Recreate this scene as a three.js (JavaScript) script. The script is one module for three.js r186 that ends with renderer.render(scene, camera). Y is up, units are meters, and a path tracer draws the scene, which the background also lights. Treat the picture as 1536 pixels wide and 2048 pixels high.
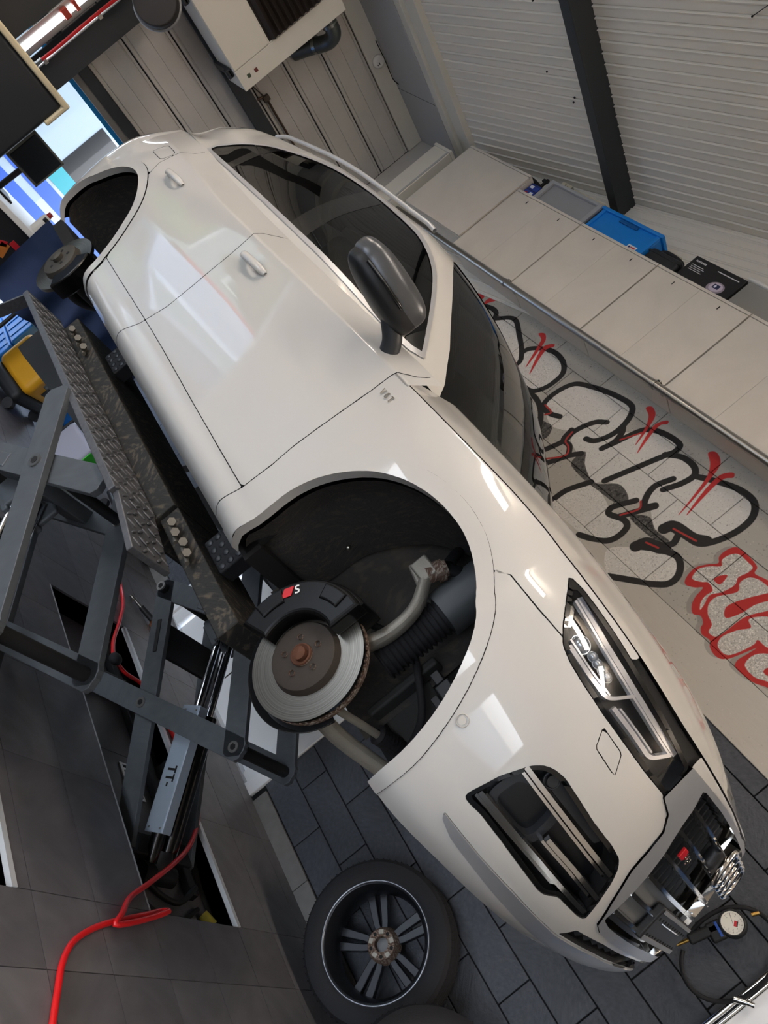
import * as THREE from 'three';
import { RoundedBoxGeometry } from 'three/addons/geometries/RoundedBoxGeometry.js';
import { mergeGeometries, mergeVertices, toCreasedNormals } from 'three/addons/utils/BufferGeometryUtils.js';
import { RectAreaLightUniformsLib } from 'three/addons/lights/RectAreaLightUniformsLib.js';
import { ImprovedNoise } from 'three/addons/math/ImprovedNoise.js';

// ---------------------------------------------------------------- camera, sky, light
// world: x runs along the car (nose at +x), y up (0 = the plane the tyres would stand on), z out of the car's right side
const scene = new THREE.Scene();
const camera = new THREE.PerspectiveCamera(2 * Math.atan(1024 / 1560.12) * 180 / Math.PI, 1536 / 2048, 0.05, 200);
{
  const R = new THREE.Vector3(0.47771387, 0.77312115, -0.41722074), U = new THREE.Vector3(-0.58751916, 0.6342383, 0.50255649), F = new THREE.Vector3(-0.65315442, -0.00504697, -0.75720792);
  camera.position.set(1.22912311, 0.67192082, 2.5097054);
  camera.setRotationFromMatrix(new THREE.Matrix4().makeBasis(R, U, F.clone().negate()));
}
scene.add(camera);
const renderer = new THREE.WebGLRenderer({ antialias: true });
renderer.toneMapping = THREE.LinearToneMapping;
renderer.toneMappingExposure = 1.2;
renderer.shadowMap.enabled = true;
RectAreaLightUniformsLib.init();

// ---------------------------------------------------------------- sky and lamps
{
  const w = 64, h = 32, d = new Float32Array(w * h * 4);
  for (let j = 0; j < h; j++) for (let i = 0; i < w; i++) { const e = (j + .5) / h * Math.PI - Math.PI / 2, t = Math.max(Math.sin(e), 0), k = (j * w + i) * 4; const b = e < 0 ? .5 : 1; d[k] = (1 - .45 * Math.sqrt(t)) * b; d[k + 1] = (1.02 - .3 * Math.sqrt(t)) * b; d[k + 2] = (1.05 - .05 * Math.sqrt(t)) * b; d[k + 3] = 1; }
  const t = new THREE.DataTexture(d, w, h, THREE.RGBAFormat, THREE.FloatType); t.mapping = THREE.EquirectangularReflectionMapping; t.magFilter = THREE.LinearFilter; t.needsUpdate = true;
  scene.background = t; scene.backgroundIntensity = 8;
}
const LAMPS = [[2.2, -1.0], [4.2, -1.0],  [-3.9, 3.2], [-1.6, 3.2], [.8, 3.2], [3.2, 3.2]];

// ---------------------------------------------------------------- helpers
const V3 = (x, y, z) => new THREE.Vector3(x, y, z);
const clamp = (x, a, b) => Math.min(b, Math.max(a, x));
const lerp = (a, b, t) => a + (b - a) * t;
const sstep = (a, b, x) => { const t = clamp((x - a) / (b - a), 0, 1); return t * t * (3 - 2 * t); };
let seed = 12345;
const rnd = () => { seed = (seed * 1664525 + 1013904223) >>> 0; return seed / 4294967296; };
const names = {};
function numbered(n) { const k = names[n] = (names[n] ?? -1) + 1; return k ? n + '_' + String(k).padStart(3, '0') : n; }
function lut(tab) {   // smooth table: cubic through the points, held at the ends
  return x => {
    const n = tab.length;
    if (x <= tab[0][0]) return tab[0][1];
    if (x >= tab[n - 1][0]) return tab[n - 1][1];
    let i = 0; while (x > tab[i + 1][0]) i++;
    const [x0, y0] = tab[i], [x1, y1] = tab[i + 1], h = x1 - x0, d = (y1 - y0) / h;
    const sl = j => {
      if (j <= 0 || j >= n - 1) return j <= 0 ? (tab[1][1] - tab[0][1]) / (tab[1][0] - tab[0][0]) : (tab[n - 1][1] - tab[n - 2][1]) / (tab[n - 1][0] - tab[n - 2][0]);
      const a = (tab[j][1] - tab[j - 1][1]) / (tab[j][0] - tab[j - 1][0]), b = (tab[j + 1][1] - tab[j][1]) / (tab[j + 1][0] - tab[j][0]);
      return a * b <= 0 ? 0 : 2 * a * b / (a + b);
    };
    let m0 = sl(i), m1 = sl(i + 1); if (i === 0) m0 = (3 * d - m1) / 2; if (i === n - 2) m1 = (3 * d - m0) / 2;
    const t = (x - x0) / h, t2 = t * t, t3 = t2 * t;
    return (2 * t3 - 3 * t2 + 1) * y0 + (t3 - 2 * t2 + t) * h * m0 + (-2 * t3 + 3 * t2) * y1 + (t3 - t2) * h * m1;
  };
}
const prep = g => { const q = g.index ? g.toNonIndexed() : g; for (const k of Object.keys(q.attributes)) if (!['position', 'normal', 'uv'].includes(k)) q.deleteAttribute(k); if (!q.attributes.normal) q.computeVertexNormals(); if (!q.attributes.uv) q.setAttribute('uv', new THREE.BufferAttribute(new Float32Array(q.attributes.position.count * 2), 2)); return q; };
const merge = gs => gs.length === 1 ? gs[0] : mergeGeometries(gs.map(prep));
function mesh(name, geo, m, parent = scene) {   // one named mesh
  let q = Array.isArray(geo) ? merge(geo) : geo;
  if (m.userData.metric) { // texture laid on in metres, by the way each face points
    q = prep(q); const p = q.attributes.position, n = q.attributes.normal, u = q.attributes.uv, k = m.userData.metric;
    for (let i = 0; i < p.count; i++) { const ax = Math.abs(n.getX(i)), ay = Math.abs(n.getY(i)), az = Math.abs(n.getZ(i)); ax > ay && ax > az ? u.setXY(i, p.getZ(i) * k, p.getY(i) * k) : ay > az ? u.setXY(i, p.getX(i) * k, p.getZ(i) * k) : u.setXY(i, p.getX(i) * k, p.getY(i) * k); }
  }
  const o = new THREE.Mesh(q, m);
  o.name = parent === scene ? numbered(name) : name; o.castShadow = o.receiveShadow = true; parent.add(o); return o;
}
function tag(o, label, category, group, kind) { if (label) o.userData.label = label; if (category) o.userData.category = category; if (group) o.userData.group = group; if (kind) o.userData.kind = kind; return o; }
function struct(name, geo, m) { const o = mesh(name, geo, m); o.name = name; o.userData.kind = 'structure'; return o; }
function thing(name, label, category, pos = [0, 0, 0], turn = 0, group) { const o = new THREE.Group(); o.name = numbered(name); scene.add(o); o.position.set(...pos); o.rotation.y = turn; return tag(o, label, category, group); }
const bx = (x0, x1, y0, y1, z0, z1) => { const g = new THREE.BoxGeometry(Math.abs(x1 - x0), Math.abs(y1 - y0), Math.abs(z1 - z0)); g.translate((x0 + x1) / 2, (y0 + y1) / 2, (z0 + z1) / 2); return g; };
const rbx = (x0, x1, y0, y1, z0, z1, r = .004, seg = 2) => { const w = Math.abs(x1 - x0), h = Math.abs(y1 - y0), d = Math.abs(z1 - z0); const g = new RoundedBoxGeometry(w, h, d, seg, Math.min(r, w / 2.01, h / 2.01, d / 2.01)); g.translate((x0 + x1) / 2, (y0 + y1) / 2, (z0 + z1) / 2); return g; };
function cyl(a, b, r0, r1 = r0, seg = 24, open = false) {   // round bar between two points
  const d = V3().subVectors(b, a), g = new THREE.CylinderGeometry(r1, r0, d.length(), seg, 1, open);
  g.applyQuaternion(new THREE.Quaternion().setFromUnitVectors(V3(0, 1, 0), d.clone().normalize())); g.translate((a.x + b.x) / 2, (a.y + b.y) / 2, (a.z + b.z) / 2); return g;
}
const tube = (pts, r, seg = 64, rs = 10, closed = false) => new THREE.TubeGeometry(new THREE.CatmullRomCurve3(pts.map(p => p.isVector3 ? p : V3(...p)), closed, 'centripetal'), seg, r, rs, closed);
const lathe = (prof, seg = 64, a0 = 0, a1 = Math.PI * 2) => new THREE.LatheGeometry(prof.map(([r, y]) => new THREE.Vector2(r, y)), seg, a0, a1);
function frame(g, o, x, y, z) { g.applyMatrix4(new THREE.Matrix4().makeBasis(x, y, z).setPosition(o)); return g; }
const shape = pts => new THREE.Shape(pts.map(([x, y]) => new THREE.Vector2(x, y)));
const extr = (pts, depth, bevel = 0, holes = []) => { const s = Array.isArray(pts) ? shape(pts) : pts; for (const h of holes) s.holes.push(new THREE.Path(h.map(([x, y]) => new THREE.Vector2(x, y)))); return new THREE.ExtrudeGeometry(s, { depth, bevelEnabled: bevel > 0, bevelSize: bevel, bevelThickness: bevel, bevelSegments: 2, curveSegments: 16 }); };
function roundPoly(pts, r, n = 5, closed = true) {   // round a polygon's corners
  const out = [], N = pts.length;
  pts.forEach((p, i) => {
    if (!closed && (i === 0 || i === N - 1)) { out.push(p); return; }
    const a = pts[(i + N - 1) % N], b = pts[(i + 1) % N], q = p[2] ?? r;
    const la = Math.hypot(a[0] - p[0], a[1] - p[1]), lb = Math.hypot(b[0] - p[0], b[1] - p[1]), ra = Math.min(q, la * .45), rb = Math.min(q, lb * .45);
    const A = [p[0] + (a[0] - p[0]) * ra / la, p[1] + (a[1] - p[1]) * ra / la], B = [p[0] + (b[0] - p[0]) * rb / lb, p[1] + (b[1] - p[1]) * rb / lb];
    for (let k = 0; k <= n; k++) { const t = k / n, u = 1 - t; out.push([u * u * A[0] + 2 * u * t * p[0] + t * t * B[0], u * u * A[1] + 2 * u * t * p[1] + t * t * B[1]]); }
  });
  return out;
}
function spline2(pts, per = 6, closed = false) {   // smooth 2-D curve through points
  const c = new THREE.CatmullRomCurve3(pts.map(p => V3(p[0], p[1], 0)), closed, 'centripetal');
  return c.getPoints(per * (pts.length - (closed ? 0 : 1))).slice(0, closed ? -1 : undefined).map(v => [v.x, v.y]);
}

// ---------------------------------------------------------------- procedural materials
const IN = new ImprovedNoise();
const fbm = (x, y, z = 0, o = 4) => { let a = 0, f = 1, s = .5; for (let i = 0; i < o; i++) { a += s * IN.noise(x * f, y * f, z + i * 7.3); f *= 2.03; s *= .5; } return a; };
function tex(w, h, fn, color = true, rx = 1, ry = 1) {   // fn(u, v) -> [r, g, b] 0..1 (display values when colour)
  const d = new Uint8Array(w * h * 4);
  for (let j = 0; j < h; j++) for (let i = 0; i < w; i++) { const c = fn(i / w, j / h, i, j), k = (j * w + i) * 4; for (let q = 0; q < 3; q++) d[k + q] = clamp(Math.round((c[q] ?? c[0]) * 255), 0, 255); d[k + 3] = 255; }
  const t = new THREE.DataTexture(d, w, h); t.wrapS = t.wrapT = THREE.RepeatWrapping; t.magFilter = THREE.LinearFilter; t.minFilter = THREE.LinearMipmapLinearFilter; t.generateMipmaps = true;
  if (color) t.colorSpace = THREE.SRGBColorSpace; t.repeat.set(rx, ry); t.needsUpdate = true; return t;
}
const wobble = (per, u, v, f, z = 0) => { const a = u * Math.PI * 2, b = v * Math.PI * 2, k = f / 6.283; return fbm(Math.cos(a) * k + 11, Math.sin(a) * k + Math.cos(b) * k, Math.sin(b) * k + z, per); };   // seamless noise
const grainBump = tex(256, 256, (u, v) => { const n = .5 + .9 * wobble(3, u, v, 60, 2) + (rnd() - .5) * .35; return [n]; }, false);
const fineBump = tex(256, 256, (u, v) => [.5 + (rnd() - .5) * .8], false);
const std = (color, rough = .5, metal = 0, o = {}) => new THREE.MeshStandardMaterial({ color, roughness: rough, metalness: metal, ...o });
const phy = o => new THREE.MeshPhysicalMaterial(o);
const M = {};
M.paint = phy({ color: 0xc6c4bf, roughness: .42, clearcoat: 1, clearcoatRoughness: .03, metalness: 0 });
M.gap = std(0x0a0a0b, .8);
M.blackGloss = phy({ color: 0x08090a, roughness: .22, clearcoat: .4, clearcoatRoughness: .03 });
M.blackPlastic = std(0x17181a, .55);
M.darkPlastic = std(0x24262a, .45);
M.greyPlastic = std(0x6e6f70, .45);
M.chrome = std(0xe6e4e0, .10, 1);
M.satin = std(0xb9bbbe, .34, .45);
M.silver = std(0xa9acb0, .30, .5);
M.steel = std(0xa9a7a3, .28, 1);
M.alu = std(0xc9cacc, .35, 1);
M.stripAlu = std(0xdfe2e5, .4, .35);
M.rubber = std(0x16161a, .78, 0, { bumpMap: fineBump, bumpScale: .0006 });
M.rust = std(0xffffff, .8, .3, { map: tex(256, 256, (u, v) => { const n = wobble(4, u, v, 30, 5), m = sstep(-.02, .18, n); return [lerp(.40, .60, m), lerp(.31, .55, m), lerp(.26, .50, m)]; }), bumpMap: grainBump, bumpScale: .0006 });
M.disc = phy({ color: 0xa19c94, roughness: .30, metalness: 1, anisotropy: .6, map: tex(8, 256, (u, v) => { const n = .82 + .25 * IN.noise(3.1, v * 90, 1) + .06 * (rnd() - .5); return [n, n * .99, n * .965]; }) });
M.liner = std(0xffffff, .95, 0, { map: tex(256, 256, (u, v) => { const n = wobble(5, u, v, 18, 1), m = sstep(.0, .3, n) * .6 + rnd() * .12; return [lerp(.22, .32, m), lerp(.212, .295, m), lerp(.205, .255, m)]; }), bumpMap: grainBump, bumpScale: .002 });
M.castAlu = std(0x9a958b, .55, .6, { bumpMap: grainBump, bumpScale: .0006 });
M.liftSteel = std(0xffffff, .5, .15, { map: tex(256, 256, (u, v) => { const n = .5 * wobble(4, u, v, 14, 3) + (rnd() - .5) * .03; return [.30 + n * .1, .318 + n * .1, .335 + n * .1]; }) });
M.liftDark = std(0x0e0f11, .6);
M.treadPlate = std(0xffffff, .42, .45, { map: tex(256, 256, (u, v) => { const n = .5 * wobble(4, u, v, 22, 9) + (rnd() - .5) * .05; return [.36 + n * .16, .365 + n * .16, .38 + n * .16]; }) });
M.greasy = std(0xffffff, .7, .2, { map: tex(256, 256, (u, v) => { const n = wobble(5, u, v, 24, 4), m = sstep(-.05, .3, n); return [lerp(.13, .31, m), lerp(.128, .28, m), lerp(.125, .235, m)]; }), bumpMap: grainBump, bumpScale: .001 });
M.rod = std(0xd7d9dd, .08, 1);
M.redHose = phy({ color: 0xd8191d, roughness: .38, clearcoat: .4 });
M.white = std(0xe9e7e2, .5);
M.whiteGloss = phy({ color: 0xeef0f2, roughness: .3, clearcoat: .3 });
const tileTex = tex(256, 256, (u, v) => { const n = .5 * wobble(4, u, v, 10, 6) + (rnd() - .5) * .035; return [.395 + n * .14, .387 + n * .14, .40 + n * .14]; });
M.floorTile = [0, 1, 2, 3].map(k => std(new THREE.Color().setScalar(.86 + k * .07), .42, 0, { map: tileTex, bumpMap: grainBump, bumpScale: .0004 }));
M.joint = std(0x171718, .9);
const slabTex = tex(256, 256, (u, v) => { const n = .5 * wobble(5, u, v, 34, 8) + (rnd() - .5) * .07; return [.275 + n * .15, .29 + n * .15, .32 + n * .15]; });
M.wallTile = [0, 1, 2].map(k => std(new THREE.Color().setScalar(.85 + k * .1), .62, 0, { map: slabTex, bumpMap: grainBump, bumpScale: .0018 }));
M.wallJoint = std(0x0d0e10, .95);
M.skirt = std(0xffffff, .5, 0, { map: tex(128, 128, (u, v) => { const n = .5 * wobble(4, u, v, 12, 7) + (rnd() - .5) * .04; return [.47 + n * .1, .46 + n * .1, .45 + n * .1]; }) });
M.panel = std(0xffffff, .45, 0, { map: tex(256, 256, (u, v) => { const n = wobble(4, u, v, 5, 12) * .05 + (rnd() - .5) * .012; return [.77 + n, .75 + n, .72 + n]; }) });
M.ceil = std(0xe3ddd2, .38);
M.cream = std(0xddd8cb, .5);
M.trimGrey = std(0xb4b3b0, .5);
M.beam = std(0x23282c, .5);
M.cabinet = std(0xffffff, .42, 0, { map: tex(256, 256, (u, v) => { const n = wobble(4, u, v, 6, 15) * .04 + (rnd() - .5) * .01; return [.83 + n, .80 + n, .755 + n]; }) });
M.cabGap = std(0x3a3733, .8);

for (const [m, k] of [[M.liftSteel, 1.4], [M.treadPlate, 3], [M.greasy, 2.2], [M.cabinet, .8], [M.panel, .6], [M.skirt, 1.5], [M.castAlu, 4], [M.rust, 5]]) m.userData.metric = k;
for (const m of M.wallTile) m.userData.metric = 1.6;
for (const m of M.floorTile) m.userData.metric = 1.3;

// ---------------------------------------------------------------- the hall
const FY = -1.06, ZW = -1.58, XR = -5.7, XFW = 5.2, ZB = 6.4;
{ // floor: a slab with two pits for the lifts, tiled
  const pits = [[-.862, -.235], [.46, 1.09]], px0 = -2.3, px1 = -.3;
  const holes = pits.map(([a, b]) => [[px0, -b], [px1, -b], [px1, -a], [px0, -a]]);
  const slab = extr([[XR - .1, -ZB], [XFW, -ZB], [XFW, -ZW + .1], [XR - .1, -ZW + .1]], .25, 0, holes);
  slab.rotateX(-Math.PI / 2); slab.translate(0, FY - .262, 0);
  const floor = struct('floor', [slab, bx(XR, XFW, FY - .5, FY - .4, ZW, ZB)], M.joint);
  const JX = [-6.2, -5.6, -4.99, -4.39, -3.79, -3.19, -2.58, -2.04, -1.48, -.9, -.3, -.025, .575, 1.175, 1.775], PZ = .3085, Z0 = .3865;
  for (let i = 0; i < JX.length - 1; i++) for (let k = -6; k <= 6; k++) {
    let x0 = JX[i], x1 = JX[i + 1], z0 = Z0 + (k - 1) * PZ, z1 = z0 + PZ;
    if (x1 < -6.3 || x0 > 1.6 || z1 < ZW || z0 > 2.2) continue;
    x0 = Math.max(x0, XR); z0 = Math.max(z0, ZW);
    if (x1 - x0 < .05 || z1 - z0 < .03) continue;
    // cut around the pits
    const parts = [[x0, x1, z0, z1]];
    for (const [a, b] of pits) for (let q = parts.length - 1; q >= 0; q--) {
      const [u0, u1, w0, w1] = parts[q]; if (u1 <= px0 || u0 >= px1 || w1 <= a || w0 >= b) continue;
      parts.splice(q, 1);
      if (u0 < px0) parts.push([u0, px0, w0, w1]); if (u1 > px1) parts.push([px1, u1, w0, w1]);
      const m0 = Math.max(u0, px0), m1 = Math.min(u1, px1);
      if (w0 < a) parts.push([m0, m1, w0, a]); if (w1 > b) parts.push([m0, m1, b, w1]);
    }
    for (const [u0, u1, w0, w1] of parts) { if (u1 - u0 < .012 || w1 - w0 < .012) continue; mesh('floor_tile', bx(u0 + .0018, u1 - .0018, FY - .012, FY, w0 + .0018, w1 - .0018), M.floorTile[Math.floor(rnd() * 4)], floor); }
  }
  // pit linings: tiled bottom, light sides, aluminium edge strips, a drain
  for (const [a, b] of pits) {
    for (let i = 0; i < 4; i++) mesh('pit_tile', bx(px0 + i * .5 + .002, px0 + i * .5 + .498, FY - .25, FY - .125, a, b), M.floorTile[0], floor);
    mesh('pit_side', bx(px0, px1, FY - .2, FY - .004, a - .012, a), M.skirt, floor); mesh('pit_side', bx(px0, px1, FY - .2, FY - .012, b, b + .012), M.floorTile[1], floor);
    mesh('pit_side', bx(px1, px1 + .012, FY - .2, FY - .012, a, b), M.floorTile[2], floor); mesh('pit_side', bx(px0 - .012, px0, FY - .2, FY - .012, a, b), M.floorTile[0], floor);
    mesh('edge_strip', bx(px0, px1, FY - .02, FY + .003, a - .014, a + .010), M.stripAlu, floor);
    mesh('edge_strip', bx(px0, px1, FY - .02, FY + .0015, b - .003, b + .003), M.satin, floor);
  }
}
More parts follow.
